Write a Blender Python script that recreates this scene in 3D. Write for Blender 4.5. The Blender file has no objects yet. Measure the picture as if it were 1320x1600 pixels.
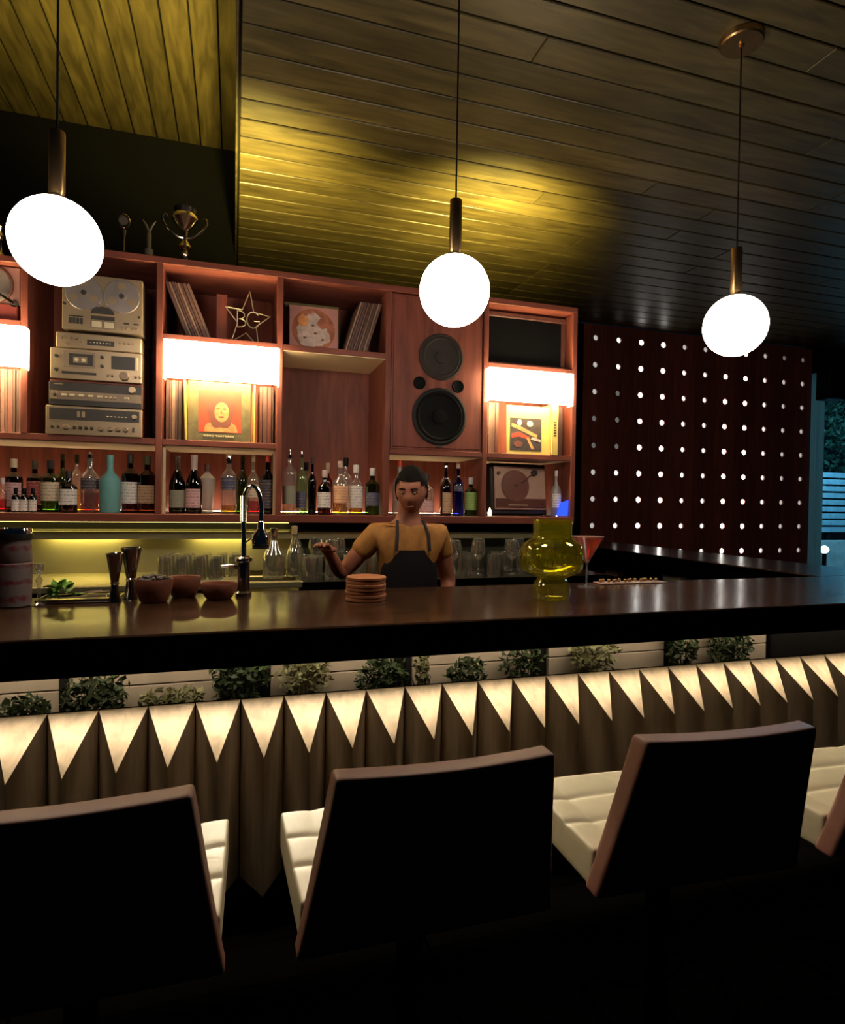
import bpy, bmesh, math, random
from mathutils import Vector, Matrix, noise as mnoise
S = bpy.context.scene
C = S.collection
random.seed(7)
PI = math.pi
EYE = 1.455                       # camera height above the floor

# ------------------------------------------------------------------ camera
def add_camera():
    cd = bpy.data.cameras.new('camera'); co = bpy.data.objects.new('camera', cd); C.objects.link(co)
    y, p, r = math.radians(17.1725), math.radians(-0.8499), math.radians(0.8728)
    fw = Vector((math.sin(y)*math.cos(p), math.cos(y)*math.cos(p), math.sin(p)))
    rt = Vector((math.cos(y), -math.sin(y), 0)); up = rt.cross(fw)
    rt2 = rt*math.cos(r) + up*math.sin(r); up2 = -rt*math.sin(r) + up*math.cos(r)
    co.matrix_world = Matrix(((rt2.x, up2.x, -fw.x, 0), (rt2.y, up2.y, -fw.y, 0), (rt2.z, up2.z, -fw.z, EYE), (0, 0, 0, 1)))
    cd.sensor_fit = 'HORIZONTAL'; cd.sensor_width = 36; cd.lens = 954.23/1320*36
    cd.clip_start = .02; cd.clip_end = 200
    S.camera = co
add_camera()
# ------------------------------------------------------------------ world, exposure, light strengths
w = bpy.data.worlds.new('night'); S.world = w; w.use_nodes = True
w.node_tree.nodes['Background'].inputs[0].default_value = (.02, .05, .09, 1)
w.node_tree.nodes['Background'].inputs[1].default_value = .06
S.view_settings.view_transform = 'Standard'; S.view_settings.look = 'None'
S.view_settings.gamma = 1; S.view_settings.use_curve_mapping = False
S.view_settings.exposure = 0.0
S.cycles.max_bounces = 8; S.cycles.diffuse_bounces = 3; S.cycles.glossy_bounces = 3
S.cycles.transmission_bounces = 6; S.cycles.transparent_max_bounces = 24
S.cycles.caustics_reflective = False; S.cycles.caustics_refractive = False
S.cycles.sample_clamp_indirect = 4; S.cycles.use_denoising = True
GLOBE, SHADE, TUBE, BARLED, SHELFLED, STEELLED, UPLIGHT, DOTS = 28, 20, 270, 95, 19, 52, 280, 16

# ------------------------------------------------------------------ materials
M = {}
def new_mat(name):
    m = bpy.data.materials.new(name); m.use_nodes = True; nt = m.node_tree; nt.nodes.clear()
    out = nt.nodes.new('ShaderNodeOutputMaterial'); M[name] = m
    return m, nt, out
def pbr(name, col, rough=.5, metal=0., var=.18, scale=6., stretch=(1, 1, 1), bump=0., spec=.5, coat=0., each=0., rvar=0.):
    m, nt, out = new_mat(name); N = nt.nodes; L = nt.links
    b = N.new('ShaderNodeBsdfPrincipled'); L.new(b.outputs[0], out.inputs[0])
    tc = N.new('ShaderNodeTexCoord'); mp = N.new('ShaderNodeMapping'); mp.inputs['Scale'].default_value = stretch
    L.new(tc.outputs['Object'], mp.inputs[0])
    oi = N.new('ShaderNodeObjectInfo')
    ofs = N.new('ShaderNodeVectorMath'); ofs.operation = 'MULTIPLY_ADD'
    L.new(oi.outputs['Random'], ofs.inputs[0]); ofs.inputs[1].default_value = (17, 31, 23) if each else (0, 0, 0)
    L.new(mp.outputs[0], ofs.inputs[2])
    nz = N.new('ShaderNodeTexNoise'); nz.inputs['Scale'].default_value = scale; nz.inputs['Detail'].default_value = 5
    nz.inputs['Distortion'].default_value = .6
    L.new(ofs.outputs[0], nz.inputs['Vector'])
    cr = N.new('ShaderNodeValToRGB'); cr.color_ramp.elements[0].position = .3; cr.color_ramp.elements[1].position = .7
    cr.color_ramp.elements[0].color = [c*(1-var) for c in col]+[1]; cr.color_ramp.elements[1].color = [min(1, c*(1+var)) for c in col]+[1]
    L.new(nz.outputs[0], cr.inputs[0]); last = cr.outputs[0]
    if each:
        mr = N.new('ShaderNodeMapRange'); mr.inputs[3].default_value = 1-each; mr.inputs[4].default_value = 1+each
        L.new(oi.outputs['Random'], mr.inputs[0])
        mx = N.new('ShaderNodeVectorMath'); mx.operation = 'SCALE'
        L.new(last, mx.inputs[0]); L.new(mr.outputs[0], mx.inputs['Scale']); last = mx.outputs[0]
    L.new(last, b.inputs['Base Color'])
    b.inputs['Roughness'].default_value = rough; b.inputs['Metallic'].default_value = metal
    b.inputs['Specular IOR Level'].default_value = spec; b.inputs['Coat Weight'].default_value = coat; b.inputs['Coat Roughness'].default_value = .08
    if rvar:
        mr2 = N.new('ShaderNodeMapRange'); mr2.inputs[3].default_value = rough-rvar; mr2.inputs[4].default_value = rough+rvar
        L.new(nz.outputs[0], mr2.inputs[0]); L.new(mr2.outputs[0], b.inputs['Roughness'])
    if bump:
        bp = N.new('ShaderNodeBump'); bp.inputs['Strength'].default_value = bump; bp.inputs['Distance'].default_value = .01
        L.new(nz.outputs[0], bp.inputs['Height']); L.new(bp.outputs[0], b.inputs['Normal'])
    return m
def glow(name, col, strength):
    m, nt, out = new_mat(name); e = nt.nodes.new('ShaderNodeEmission')
    e.inputs[0].default_value = (*col, 1); e.inputs[1].default_value = strength
    nt.links.new(e.outputs[0], out.inputs[0]); return m
def thin_glass(name, tint, gl=.07, rough=.03, edge=.5, body=0., bodycol=(.8, .78, .72)):
    m, nt, out = new_mat(name); N = nt.nodes; L = nt.links
    t = N.new('ShaderNodeBsdfTransparent'); t.inputs[0].default_value = (*tint, 1)
    g = N.new('ShaderNodeBsdfGlossy'); g.inputs['Roughness'].default_value = rough; g.inputs[0].default_value = (1, 1, 1, 1)
    lw = N.new('ShaderNodeLayerWeight'); lw.inputs[0].default_value = .35
    mr = N.new('ShaderNodeMapRange'); mr.inputs[3].default_value = gl; mr.inputs[4].default_value = edge
    L.new(lw.outputs['Facing'], mr.inputs[0])
    mx = N.new('ShaderNodeMixShader'); L.new(mr.outputs[0], mx.inputs[0]); L.new(t.outputs[0], mx.inputs[1]); L.new(g.outputs[0], mx.inputs[2])
    last = mx.outputs[0]
    if body:                                  # pale diffuse mix: frosting, and a lit look added to clear glass
        tr = N.new('ShaderNodeBsdfTranslucent'); tr.inputs[0].default_value = (*bodycol, 1); df = N.new('ShaderNodeBsdfDiffuse'); df.inputs[0].default_value = (*bodycol, 1)
        m1 = N.new('ShaderNodeMixShader'); L.new(tr.outputs[0], m1.inputs[1]); L.new(df.outputs[0], m1.inputs[2])
        m2 = N.new('ShaderNodeMixShader'); m2.inputs[0].default_value = body; L.new(last, m2.inputs[1]); L.new(m1.outputs[0], m2.inputs[2]); last = m2.outputs[0]
    L.new(last, out.inputs[0]); return m
def printed(name, col, ink, scale=60., rough=.6, amount=.25):
    """paper with rows of small print"""
    m, nt, out = new_mat(name); N = nt.nodes; L = nt.links
    b = N.new('ShaderNodeBsdfPrincipled'); L.new(b.outputs[0], out.inputs[0]); b.inputs['Roughness'].default_value = rough
    tc = N.new('ShaderNodeTexCoord'); wv = N.new('ShaderNodeTexWave'); wv.bands_direction = 'Z'; wv.inputs['Scale'].default_value = scale/3
    nz = N.new('ShaderNodeTexNoise'); nz.inputs['Scale'].default_value = scale*3
    L.new(tc.outputs['Object'], wv.inputs[0]); L.new(tc.outputs['Object'], nz.inputs['Vector'])
    mu = N.new('ShaderNodeMath'); mu.operation = 'MULTIPLY'; L.new(wv.outputs['Fac'], mu.inputs[0]); L.new(nz.outputs[0], mu.inputs[1])
    cr = N.new('ShaderNodeValToRGB'); cr.color_ramp.elements[0].position = .5-amount*.4; cr.color_ramp.elements[1].position = .62
    cr.color_ramp.elements[0].color = (*col, 1); cr.color_ramp.elements[1].color = (*ink, 1)
    L.new(mu.outputs[0], cr.inputs[0]); L.new(cr.outputs[0], b.inputs['Base Color']); return m

pbr('ceiling_wood', (.062, .047, .017), .42, var=.45, scale=3.2, stretch=(1, 7, 7), bump=.15, each=.22)
pbr('ceiling_wood_y', (.062, .047, .017), .42, var=.45, scale=3.2, stretch=(7, 1, 7), bump=.15, each=.22)
pbr('black_paint', (.003, .0028, .0028), .8, spec=.2)
pbr('matte_black', (.0012, .001, .001), .95, spec=0)
pbr('black_satin', (.006, .005, .0045), .55, spec=.25)
pbr('floor_wood', (.0016, .0012, .001), .9, spec=.02, scale=4, stretch=(1, 8, 8), each=.2)
pbr('walnut', (.195, .053, .033), .5, spec=.28, var=.28, scale=3.0, stretch=(9, 9, 1), bump=.05)
pbr('walnut_h', (.185, .050, .033), .5, spec=.28, var=.28, scale=3.0, stretch=(1, 9, 9), bump=.05)
pbr('walnut_dark', (.13, .042, .028), .5, var=.3, scale=3.0, stretch=(9, 9, 1))
pbr('cream_laminate', (.70, .52, .30), .5, var=.05)
pbr('hole_board', (.30, .075, .05), .55, var=.3, scale=2.5, stretch=(9, 9, 1), each=.18)
pbr('bar_top', (.050, .022, .010), .20, var=.5, scale=4, stretch=(1, 8, 8), bump=0, spec=.6, coat=.10, rvar=.04)
pbr('tooth_wood', (.56, .42, .27), .5, var=.22, scale=3.2, stretch=(9, 9, 1), bump=.06, each=.10)
pbr('unlit_splash', (.05, .05, .03), .4, metal=.3)  # splash colour darkened to show the unlit right side
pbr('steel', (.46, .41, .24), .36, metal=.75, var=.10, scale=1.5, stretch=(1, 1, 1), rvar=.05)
pbr('chrome', (.85, .84, .82), .08, metal=1, var=.02)
pbr('dark_chrome', (.35, .33, .32), .15, metal=1, var=.05)
pbr('silver_face', (.36, .26, .155), .38, metal=.35, var=.04)
pbr('silver_dull', (.28, .20, .13), .5, metal=.2, var=.05)
pbr('charcoal', (.035, .028, .022), .5)
pbr('brass', (.52, .33, .15), .28, metal=1, var=.05)
pbr('gold_trophy', (.70, .58, .45), .18, metal=1, var=.05)
pbr('trophy_dull', (.30, .24, .18), .35, metal=.7)
pbr('leather', (.26, .110, .075), .5, var=.12, scale=14, bump=.08)
pbr('seat_leather', (.60, .53, .35), .5, var=.08, scale=14, bump=.06)
pbr('cone_black', (.004, .004, .004), .8, spec=.15)
pbr('cone_grey', (.035, .028, .024), .75, spec=.2)
pbr('rubber', (.012, .012, .012), .7, spec=.3)
pbr('terracotta', (.22, .07, .035), .55, var=.2, scale=20)
pbr('coaster', (.45, .16, .06), .6, var=.2, scale=18)
pbr('leaf_mint', (.18, .42, .05), .5, var=.3, scale=30)
pbr('leaf_dark', (.05, .075, .025), .6, var=.5, scale=20)
pbr('leaf_pale', (.28, .27, .12), .6, var=.4, scale=20)
pbr('stem', (.10, .08, .04), .7)
pbr('twig', (.5, .36, .2), .6)
pbr('cherry', (.02, .006, .008), .12, var=.3)
pbr('reflected_panel', (.36, .28, .20), .7, var=.15, scale=3)
pbr('concrete', (.4, .4, .4), .8, var=.2)
pbr('fence_blue', (.30, .45, .55), .6)
pbr('tree_leaf', (.03, .09, .06), .6, var=.5)
pbr('bark', (.05, .04, .03), .9)
pbr('skin', (.36, .13, .07), .55, var=.08, scale=30)
pbr('hair', (.008, .006, .005), .85, spec=.1, var=.4, scale=40)
pbr('shirt', (.42, .18, .035), .75, var=.15, scale=25, bump=.08)
pbr('apron', (.018, .012, .014), .8, var=.2)
pbr('trousers', (.012, .012, .016), .8)
pbr('eye_white', (.35, .28, .24), .3); pbr('lip', (.24, .075, .05), .5)
pbr('white_paint', (.75, .72, .68), .5, var=.05)
pbr('turquoise', (.16, .42, .40), .55, var=.12, scale=20)
pbr('case_black', (.012, .009, .008), .5)
pbr('deck_cream', (.50, .30, .21), .5)
pbr('deck_brown', (.12, .035, .015), .45)
pbr('vinyl', (.20, .075, .05), .35)
pbr('pink_plinth', (.42, .22, .19), .5)
pbr('red_plinth', (.28, .05, .04), .5)
pbr('platter', (.30, .25, .23), .4, metal=.4)
pbr('wire', (.80, .66, .40), .35, metal=.6)
for i, c in enumerate([(.14, .065, .045), (.22, .12, .08), (.07, .035, .025), (.17, .08, .055), (.32, .19, .13), (.10, .05, .04), (.16, .055, .04)]):
    pbr('sleeve%d' % i, c, .6, var=.25, scale=25, stretch=(8, 8, 1))
pbr('sleeve_yellow', (.75, .55, .14), .55, var=.1)
pbr('print_red', (.70, .07, .03), .55, var=.1); pbr('print_orange', (.75, .30, .10), .55, var=.3, scale=30)
pbr('print_olive', (.16, .13, .05), .55, var=.3, scale=18); pbr('print_pink', (.60, .27, .22), .55, var=.1)
pbr('print_pale', (.62, .46, .38), .55, var=.25, scale=25); pbr('print_rust', (.42, .14, .07), .55, var=.4, scale=22)
pbr('print_dark', (.05, .035, .03), .55, var=.4, scale=20); pbr('print_cream', (.75, .62, .40), .55, var=.1)
pbr('print_shade', (.22, .07, .04), .55, var=.2)
pbr('ink', (.05, .03, .02), .6)
printed('label_cream', (0.837, 0.675, 0.459), (.10, .06, .04)); printed('label_white', (0.9, 0.837, 0.756), (.12, .06, .06))
printed('label_pink', (0.837, 0.486, 0.459), (.20, .05, .05)); printed('label_red', (0.567, 0.108, 0.095), (.7, .5, .4))
printed('label_tan', (0.702, 0.432, 0.243), (.08, .04, .02)); printed('label_dark', (0.068, 0.054, 0.068), (.5, .4, .3))
printed('label_grey', (0.297, 0.311, 0.216), (.5, .3, .2)); printed('label_navy', (0.081, 0.095, 0.162), (.45, .3, .2))
printed('label_green', (0.27, 0.432, 0.108), (.6, .6, .3)); printed('label_peach', (0.9, 0.513, 0.27), (.4, .05, .15))
printed('tin_print', (.17, .13, .125), (.14, .015, .02), 16, amount=.5)
glow('globe_glow', (1, .85, .70), GLOBE); glow('shade_glow', (1, .80, .46), SHADE); glow('tube_glow', (1, .72, .34), TUBE)
glow('bar_led', (1, .80, .46), 2); glow('ledge_led', (1, .82, .22), 10); glow('shelf_led', (1, .82, .56), SHELFLED); glow('steel_led', (1, .82, .22), STEELLED)
glow('uplight_lens', (1, .80, .25), 6)
for i in range(4): glow('dot%d' % i, (1, .96, .88), DOTS*(1, .075, .03, .008)[i])
glow('blue_glow', (.02, .06, 1), 2.2); glow('leak_glow', (1, .85, .6), 3.)
glow('street_glow', (.75, .95, 1), 14)
thin_glass('glass_clear', (.96, .96, .94), .11, .03, .55, .13); thin_glass('glass_tumbler', (.88, .88, .86), .18, .04, .8, .05)
thin_glass('glass_vase', (.90, .88, .34), .05, .02, .34)
nt_ = M['glass_vase'].node_tree; o_ = nt_.nodes['Material Output']; sh_ = o_.inputs[0].links[0].from_socket
tr_ = nt_.nodes.new('ShaderNodeBsdfTranslucent'); tr_.inputs[0].default_value = (.75, .70, .06, 1); mx_ = nt_.nodes.new('ShaderNodeMixShader'); mx_.inputs[0].default_value = .05  # yellow translucence mixed in for the glow of refracted lamp light
nt_.links.new(sh_, mx_.inputs[1]); nt_.links.new(tr_.outputs[0], mx_.inputs[2]); nt_.links.new(mx_.outputs[0], o_.inputs[0])
thin_glass('glass_green', (.17, .34, .07), .06, .04, .35); thin_glass('glass_pale_green', (.70, .84, .60), .09, .04, .45, .12, (.5, .65, .4))
thin_glass('glass_amber', (.50, .20, .06), .06, .04, .35); thin_glass('glass_brown', (.14, .05, .025), .06, .05, .35)
thin_glass('glass_dark', (.03, .04, .02), .06, .05, .3); thin_glass('glass_red', (.5, .04, .03), .06, .05, .3)
thin_glass('glass_blue', (.08, .12, .80), .07, .05, .35); thin_glass('glass_frost', (.72, .70, .68), .20, .35, .6, .3)
thin_glass('pane_glass', (.75, .92, .92), .05, .02, .5)
thin_glass('liquid_yellow', (.80, .62, .10), .03, .1, .1); thin_glass('liquid_amber', (.65, .22, .04), .03, .1, .1)
thin_glass('liquid_red', (.75, .02, .02), .03, .1, .1); thin_glass('liquid_orange', (.95, .28, .14), .12, .5, .2)
thin_glass('liquid_clear', (.92, .90, .75), .03, .1, .15)

m_, nt_, out_ = new_mat('frost_post')
d_ = nt_.nodes.new('ShaderNodeBsdfDiffuse'); t_ = nt_.nodes.new('ShaderNodeBsdfTranslucent'); x_ = nt_.nodes.new('ShaderNodeMixShader')
d_.inputs[0].default_value = t_.inputs[0].default_value = (.55, .68, .66, 1); x_.inputs[0].default_value = .6
nt_.links.new(d_.outputs[0], x_.inputs[1]); nt_.links.new(t_.outputs[0], x_.inputs[2]); nt_.links.new(x_.outputs[0], out_.inputs[0])

# ------------------------------------------------------------------ mesh helpers
class MB:
    def __init__(s): s.bm = bmesh.new()
    def box(s, x0, x1, y0, y1, z0, z1, bevel=0., seg=1):
        r = bmesh.ops.create_cube(s.bm, size=1)['verts']
        for v in r: v.co = Vector((x0+(v.co.x+.5)*(x1-x0), y0+(v.co.y+.5)*(y1-y0), z0+(v.co.z+.5)*(z1-z0)))
        if bevel:
            es = {e for v in r for e in v.link_edges}
            bmesh.ops.bevel(s.bm, geom=list(es), offset=bevel, segments=seg, affect='EDGES', profile=.7)
        return s
    def lathe(s, prof, c=(0, 0, 0), seg=24, a0=0., a1=2*PI, axis='z'):
        full = abs(a1-a0) > 2*PI-1e-4; n = seg if full else seg+1; rings = []
        for r, z in prof:
            if r < 1e-6:
                co = Vector((0, 0, z)); rings.append([s.bm.verts.new(s._ax(co, c, axis))]); continue
            rings.append([s.bm.verts.new(s._ax(Vector((r*math.cos(a0+(a1-a0)*i/seg), r*math.sin(a0+(a1-a0)*i/seg), z)), c, axis)) for i in range(n)])
        for A, B in zip(rings, rings[1:]):
            m = n if full else n-1
            for i in range(m):
                j = (i+1) % n
                if len(A) == 1 and len(B) == 1: continue
                f = (A[0], B[j], B[i]) if len(A) == 1 else (A[i], A[j], B[0]) if len(B) == 1 else (A[i], A[j], B[j], B[i])
                try: s.bm.faces.new(f)
                except ValueError: pass
        return s
    def _ax(s, v, c, axis):
        if axis == 'y': v = Vector((v.x, v.z, -v.y))
        if axis == 'x': v = Vector((v.z, v.x, v.y))
        return v+Vector(c)
    def tube(s, pts, r, seg=8, closed=False, cap=True):
        pts = [Vector(p) for p in pts]; n = len(pts); rings = []; ref = None
        for i, p in enumerate(pts):
            a = pts[i-1] if (i or closed) else p; b = pts[(i+1) % n] if (i < n-1 or closed) else p
            t = (b-a).normalized()
            if ref is None: ref = t.orthogonal().normalized()
            else: ref = (ref-t*ref.dot(t)).normalized()
            bi = t.cross(ref); rr = r[i] if isinstance(r, (list, tuple)) else r
            rings.append([s.bm.verts.new(p+(ref*math.cos(2*PI*k/seg)+bi*math.sin(2*PI*k/seg))*rr) for k in range(seg)])
        for i in range(n if closed else n-1):
            A, B = rings[i], rings[(i+1) % n]
            for k in range(seg): s.bm.faces.new((A[k], A[(k+1) % seg], B[(k+1) % seg], B[k]))
        if cap and not closed: s.bm.faces.new(rings[0][::-1]); s.bm.faces.new(rings[-1])
        return s
    def prism(s, pts, y0, y1):
        """polygon in x, z pushed from y0 to y1"""
        a = [s.bm.verts.new((x, y0, z)) for x, z in pts]; b = [s.bm.verts.new((x, y1, z)) for x, z in pts]
        s.bm.faces.new(a); s.bm.faces.new(b[::-1]); n = len(pts)
        for i in range(n): s.bm.faces.new((a[i], b[i], b[(i+1) % n], a[(i+1) % n]))
        return s
    def poly(s, verts, faces):
        v = [s.bm.verts.new(p) for p in verts]
        for f in faces: s.bm.faces.new([v[i] for i in f])
        return s
    def ball(s, c, r, u=16, v=10, sc=(1, 1, 1)):
        q = bmesh.ops.create_uvsphere(s.bm, u_segments=u, v_segments=v, radius=r)['verts']
        for k in q: k.co = Vector((k.co.x*sc[0], k.co.y*sc[1], k.co.z*sc[2]))+Vector(c)
        return s
    def mesh(s, name, mat, angle=35, smooth=True):
        bmesh.ops.recalc_face_normals(s.bm, faces=s.bm.faces[:])
        me = bpy.data.meshes.new(name); s.bm.to_mesh(me); s.bm.free()
        if mat: me.materials.append(M[mat])
        if smooth:
            me.shade_smooth(); me.set_sharp_from_angle(angle=math.radians(angle))
        return me
    def build(s, name, mat, parent=None, loc=None, rot=None, angle=35, **props):
        return place(name, s.mesh(name, mat, angle), parent, loc, rot, **props)
def place(name, me, parent=None, loc=None, rot=None, **props):
    o = bpy.data.objects.new(name, me); C.objects.link(o); o.parent = parent
    if loc: o.location = loc
    if rot: o.rotation_euler = rot
    for k, v in props.items(): o[k] = v
    return o
def tag(o, label, cat, group=None):
    o['label'] = label; o['category'] = cat
    if group: o['group'] = group
    return o
def thing(name, label, cat, loc=(0, 0, 0), rot=(0, 0, 0), group=None):
    o = bpy.data.objects.new(name, None); C.objects.link(o); o.location = loc; o.rotation_euler = rot; o.empty_display_size = .05
    return tag(o, label, cat, group)
def struct(name, loc=(0, 0, 0)):
    o = bpy.data.objects.new(name, None); C.objects.link(o); o.location = loc; o['kind'] = 'structure'; return o
def copy_tree(o, loc=None, rot=None, label=None, group=None):
    r = o.copy(); C.objects.link(r)
    if loc: r.location = loc
    if rot: r.rotation_euler = rot
    if label: r['label'] = label
    if group: r['group'] = group
    for ch in [c for c in o.children]:
        c = ch.copy(); C.objects.link(c); c.parent = r
        for g in [g for g in ch.children]:
            d = g.copy(); C.objects.link(d); d.parent = c
    return r

Z = lambda z: EYE+z               # heights below are given relative to eye level

# ================================================================== THE ROOM
CEIL, HIGH = 2.025, 2.86
floor = struct('floor')
pl = MB().box(-.6, .6, -.0895, .0895, -.03, 0, .002).mesh('plank', 'floor_wood')
for i in range(8):
    for j in range(19):
        place('plank', pl, floor, (-2.4+i*1.21, -.3+j*.181+.09, 0))
MB().box(-3.2, 9.2, -.6, 6.2, -.12, -.032).build('subfloor', 'black_paint', floor)

ceiling = struct('ceiling')
def plank_mesh(L, wd, mat, along):
    b = MB()
    if along == 'x': b.box(-L/2, L/2, -wd/2, wd/2, 0, .02, .004)
    else: b.box(-wd/2, wd/2, -L/2, L/2, 0, .02, .004)
    return b.mesh('plank', mat)
pitch = .1695; wd = pitch-.010
P_ = {L: plank_mesh(L-.004, wd, 'ceiling_wood', 'x') for L in (1.27, 1.9, 2.5, 3.1, 3.7)}
for k in range(-9, 20):
    y = 2.74+(k+.5)*pitch
    if y > 5.96: break
    x = .01
    seq = [1.27, 3.7, 3.1] if k == -2 else random.choice([[3.7, 2.5, 1.9], [1.9, 3.1, 3.1], [3.1, 3.7, 1.27], [2.5, 2.5, 3.1], [3.7, 3.7], [2.5, 3.7, 1.9]])
    for L in seq:
        place('plank', P_[L], ceiling, (x+L/2, y, Z(CEIL)+random.uniform(0, .002))); x += L
MB().box(0, 9.0, 1.1, 6.0, Z(CEIL)+.021, Z(CEIL)+.05).build('ceiling_backing', 'black_paint', ceiling)
MB().box(-.012, .0, 1.1, 6.0, Z(CEIL)-.006, Z(HIGH), .002).build('edge_fascia', 'ceiling_wood', ceiling)
pm = plank_mesh(4.2, .1637-.010, 'ceiling_wood_y', 'y')
for k in range(15):
    place('plank', pm, ceiling, (-.12-(k-.5)*.1637+.0, 3.2, Z(HIGH)+random.uniform(0, .002)))
MB().box(-2.5, .04, 1.1, 5.3, Z(HIGH)+.021, Z(HIGH)+.05).build('ceiling_backing', 'black_paint', ceiling)

wall_back = struct('wall_back')
MB().box(-2.6, -.012, 5.3, 5.4, 0, Z(HIGH)+.05).build('wall_panel', 'black_paint', wall_back)
MB().box(-.012, 3.66, 6.0, 6.1, 0, Z(CEIL)).build('wall_panel', 'black_paint', wall_back)
wall_left = struct('wall_left')
MB().box(-2.7, -2.6, .6, 5.4, 0, Z(HIGH)+.05).build('wall_panel', 'black_paint', wall_left)

# --- perforated board wall: each board has real round holes with a lit disc behind each
wall_right = struct('wall_right')
SP, R_H = .3001, .031
def hole_board():
    b = MB(); bm = b.bm; n = 16; h = SP/2; e = .0025
    for d, flip in ((0, False), (.018, True)):
        for r in range(1, 10):
            zc = 2.1753-r*SP
            ring = [bm.verts.new((R_H*math.cos(2*PI*i/n), d, zc+R_H*math.sin(2*PI*i/n))) for i in range(n)]
            outr = []
            for i in range(n):
                a = 2*PI*i/n; cx, cz = math.cos(a), math.sin(a); m_ = max(abs(cx), abs(cz))
                outr.append(bm.verts.new((cx/m_*(h-e), d, zc+cz/m_*h)))
            for i in range(n):
                j = (i+1) % n; bm.faces.new((ring[i], ring[j], outr[j], outr[i]))
            if d == 0:
                back = [bm.verts.new((v.co.x, .018, v.co.z)) for v in ring]
                for i in range(n): bm.faces.new((ring[i], back[i], back[(i+1) % n], ring[(i+1) % n]))
    zt, zb = 2.1753-.5*SP, 2.1753-9.5*SP
    for x in (-h+e, h-e): bm.faces.new([bm.verts.new(p) for p in ((x, 0, zt), (x, .018, zt), (x, .018, zb), (x, 0, zb))])
    b.box(-h+e, h-e, 0, .018, -EYE+.01, zb-.003)
    bmesh.ops.remove_doubles(bm, verts=bm.verts[:], dist=1e-5)
    return b.mesh('board', 'hole_board', smooth=False)
hb = hole_board()
disc = [MB().lathe([(0, 0), (R_H*1.25, 0)], seg=16, axis='y').mesh('hole_light', 'dot%d' % i) for i in range(4)]
level = {0: 2, 1: 1, 2: 0, 3: 0, 4: 1, 5: 1, 6: 0, 7: 0, 8: 1, 9: 2, 10: 2}
for k in range(11):
    bd = place('board', hb, wall_right, (3.8437+k*SP, 5.98, EYE))
    for r in range(1, 10):
        lv = level[k]
        if k in (0, 1) and r in (3, 4, 5): lv = 3 if k else (2 if r == 3 else 3)
        if r == 1 and k in (4, 5, 8, 9, 10): lv = min(3, lv+1)
        place('hole_light', disc[lv], bd, (0, .022, 2.1753-r*SP))
MB().box(3.66, 7.0, 6.02, 6.1, 0, Z(CEIL)).build('wall_backing', 'black_paint', wall_right)

# --- glazed end with the street behind
window_1 = struct('window_1')
MB().box(7.02, 7.17, 5.93, 6.05, 0, Z(1.9), .01).build('window_frame', 'frost_post', window_1)
MB().box(7.17, 9.2, 5.985, 5.993, .05, Z(1.75)).build('pane', 'pane_glass', window_1)
MB().box(7.17, 9.2, 5.96, 6.02, 0, .05).build('sill', 'black_satin', window_1)
trim_1 = struct('trim_1')
MB().box(7.0, 9.2, 5.9, 6.1, Z(1.72), Z(CEIL)+.05).build('header', 'black_satin', trim_1)
bx = thing('wall_speaker', 'black boxy speaker hung on the header above the window post', 'speaker', (7.10, 5.80, Z(1.36)))
MB().box(-.14, .17, -.10, .10, 0, .40, .012).build('cabinet', 'black_satin', bx)
MB().box(-.12, .15, -.108, -.10, .03, .37, .004).build('grille', 'cone_black', bx)
MB().box(-.03, .03, .0, .12, .36, .50, .004).build('bracket', 'black_satin', bx)

ground = struct('ground')
MB().box(6.6, 20, 6.1, 20, -.15, -.02).build('paving', 'concrete', ground)
fence = thing('street_fence', 'pale blue lit slat fence across the street outside the window', 'fence', (12.5, 10.2, 0))
for i in range(9): MB().box(-3, 3, -.02, .02, .95+i*.15, 1.06+i*.15, .004).build('slat', 'fence_blue', fence)
for i in range(5): MB().box(-2.6+i*1.3, -2.5+i*1.3, .02, .10, 0, 2.3, .005).build('post', 'black_satin', fence)
kerb = MB().box(9.5, 15.5, 9.9, 10.1, -.02, .78, .02).build('low_wall', 'concrete'); tag(kerb, 'low pale concrete wall in front of the street fence', 'wall')
def foliage(n, rx, ry, rz, size, mat, seed, shell=.35):
    rnd = random.Random(seed); b = MB()
    for i in range(n):
        while True:
            d = Vector((rnd.uniform(-1, 1), rnd.uniform(-1, 1), rnd.uniform(-1, 1)))
            if shell < d.length < 1: break
        q = 1+.25*mnoise.noise(d*2.5+Vector((seed, 0, 0)))
        c = Vector((d.x*rx*q, d.y*ry*q, d.z*rz*q)); nrm = Vector((rnd.gauss(0, 1), rnd.gauss(0, 1), rnd.gauss(0, 1)+.5)).normalized()
        t = nrm.orthogonal().normalized(); t = Matrix.Rotation(rnd.uniform(0, 2*PI), 3, nrm) @ t; u = nrm.cross(t); s = size*rnd.uniform(.6, 1.3)
        b.poly([c-t*s, c+u*s*.45, c+t*s, c-u*s*.45], [(0, 1, 2, 3)])
    return b.mesh('foliage', mat)
tr = thing('street_tree', 'dark leafy tree standing beyond the street fence', 'tree', (13.6, 12.2, 0))
MB().tube([(0, 0, -.05), (.05, 0, 1.2), (-.03, .05, 2.4)], [.14, .11, .08]).build('trunk', 'bark', tr)
o = place('foliage', foliage(6000, 2.6, 1.6, 1.5, .075, 'tree_leaf', 3), tr, (0, 0, 3.2)); o['kind'] = 'stuff'
gl = thing('ground_lamp', 'small bright lamp at the foot of the window by the counter end', 'lamp', (8.15, 6.7, 0))
MB().lathe([(0, 0), (.09, 0), (.09, .02), (.03, .04), (.03, .80), (.05, .82), (0, .82)], seg=16).build('stand', 'black_satin', gl)
MB().ball((0, 0, .87), .055).build('bulb', 'street_glow', gl)
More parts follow.
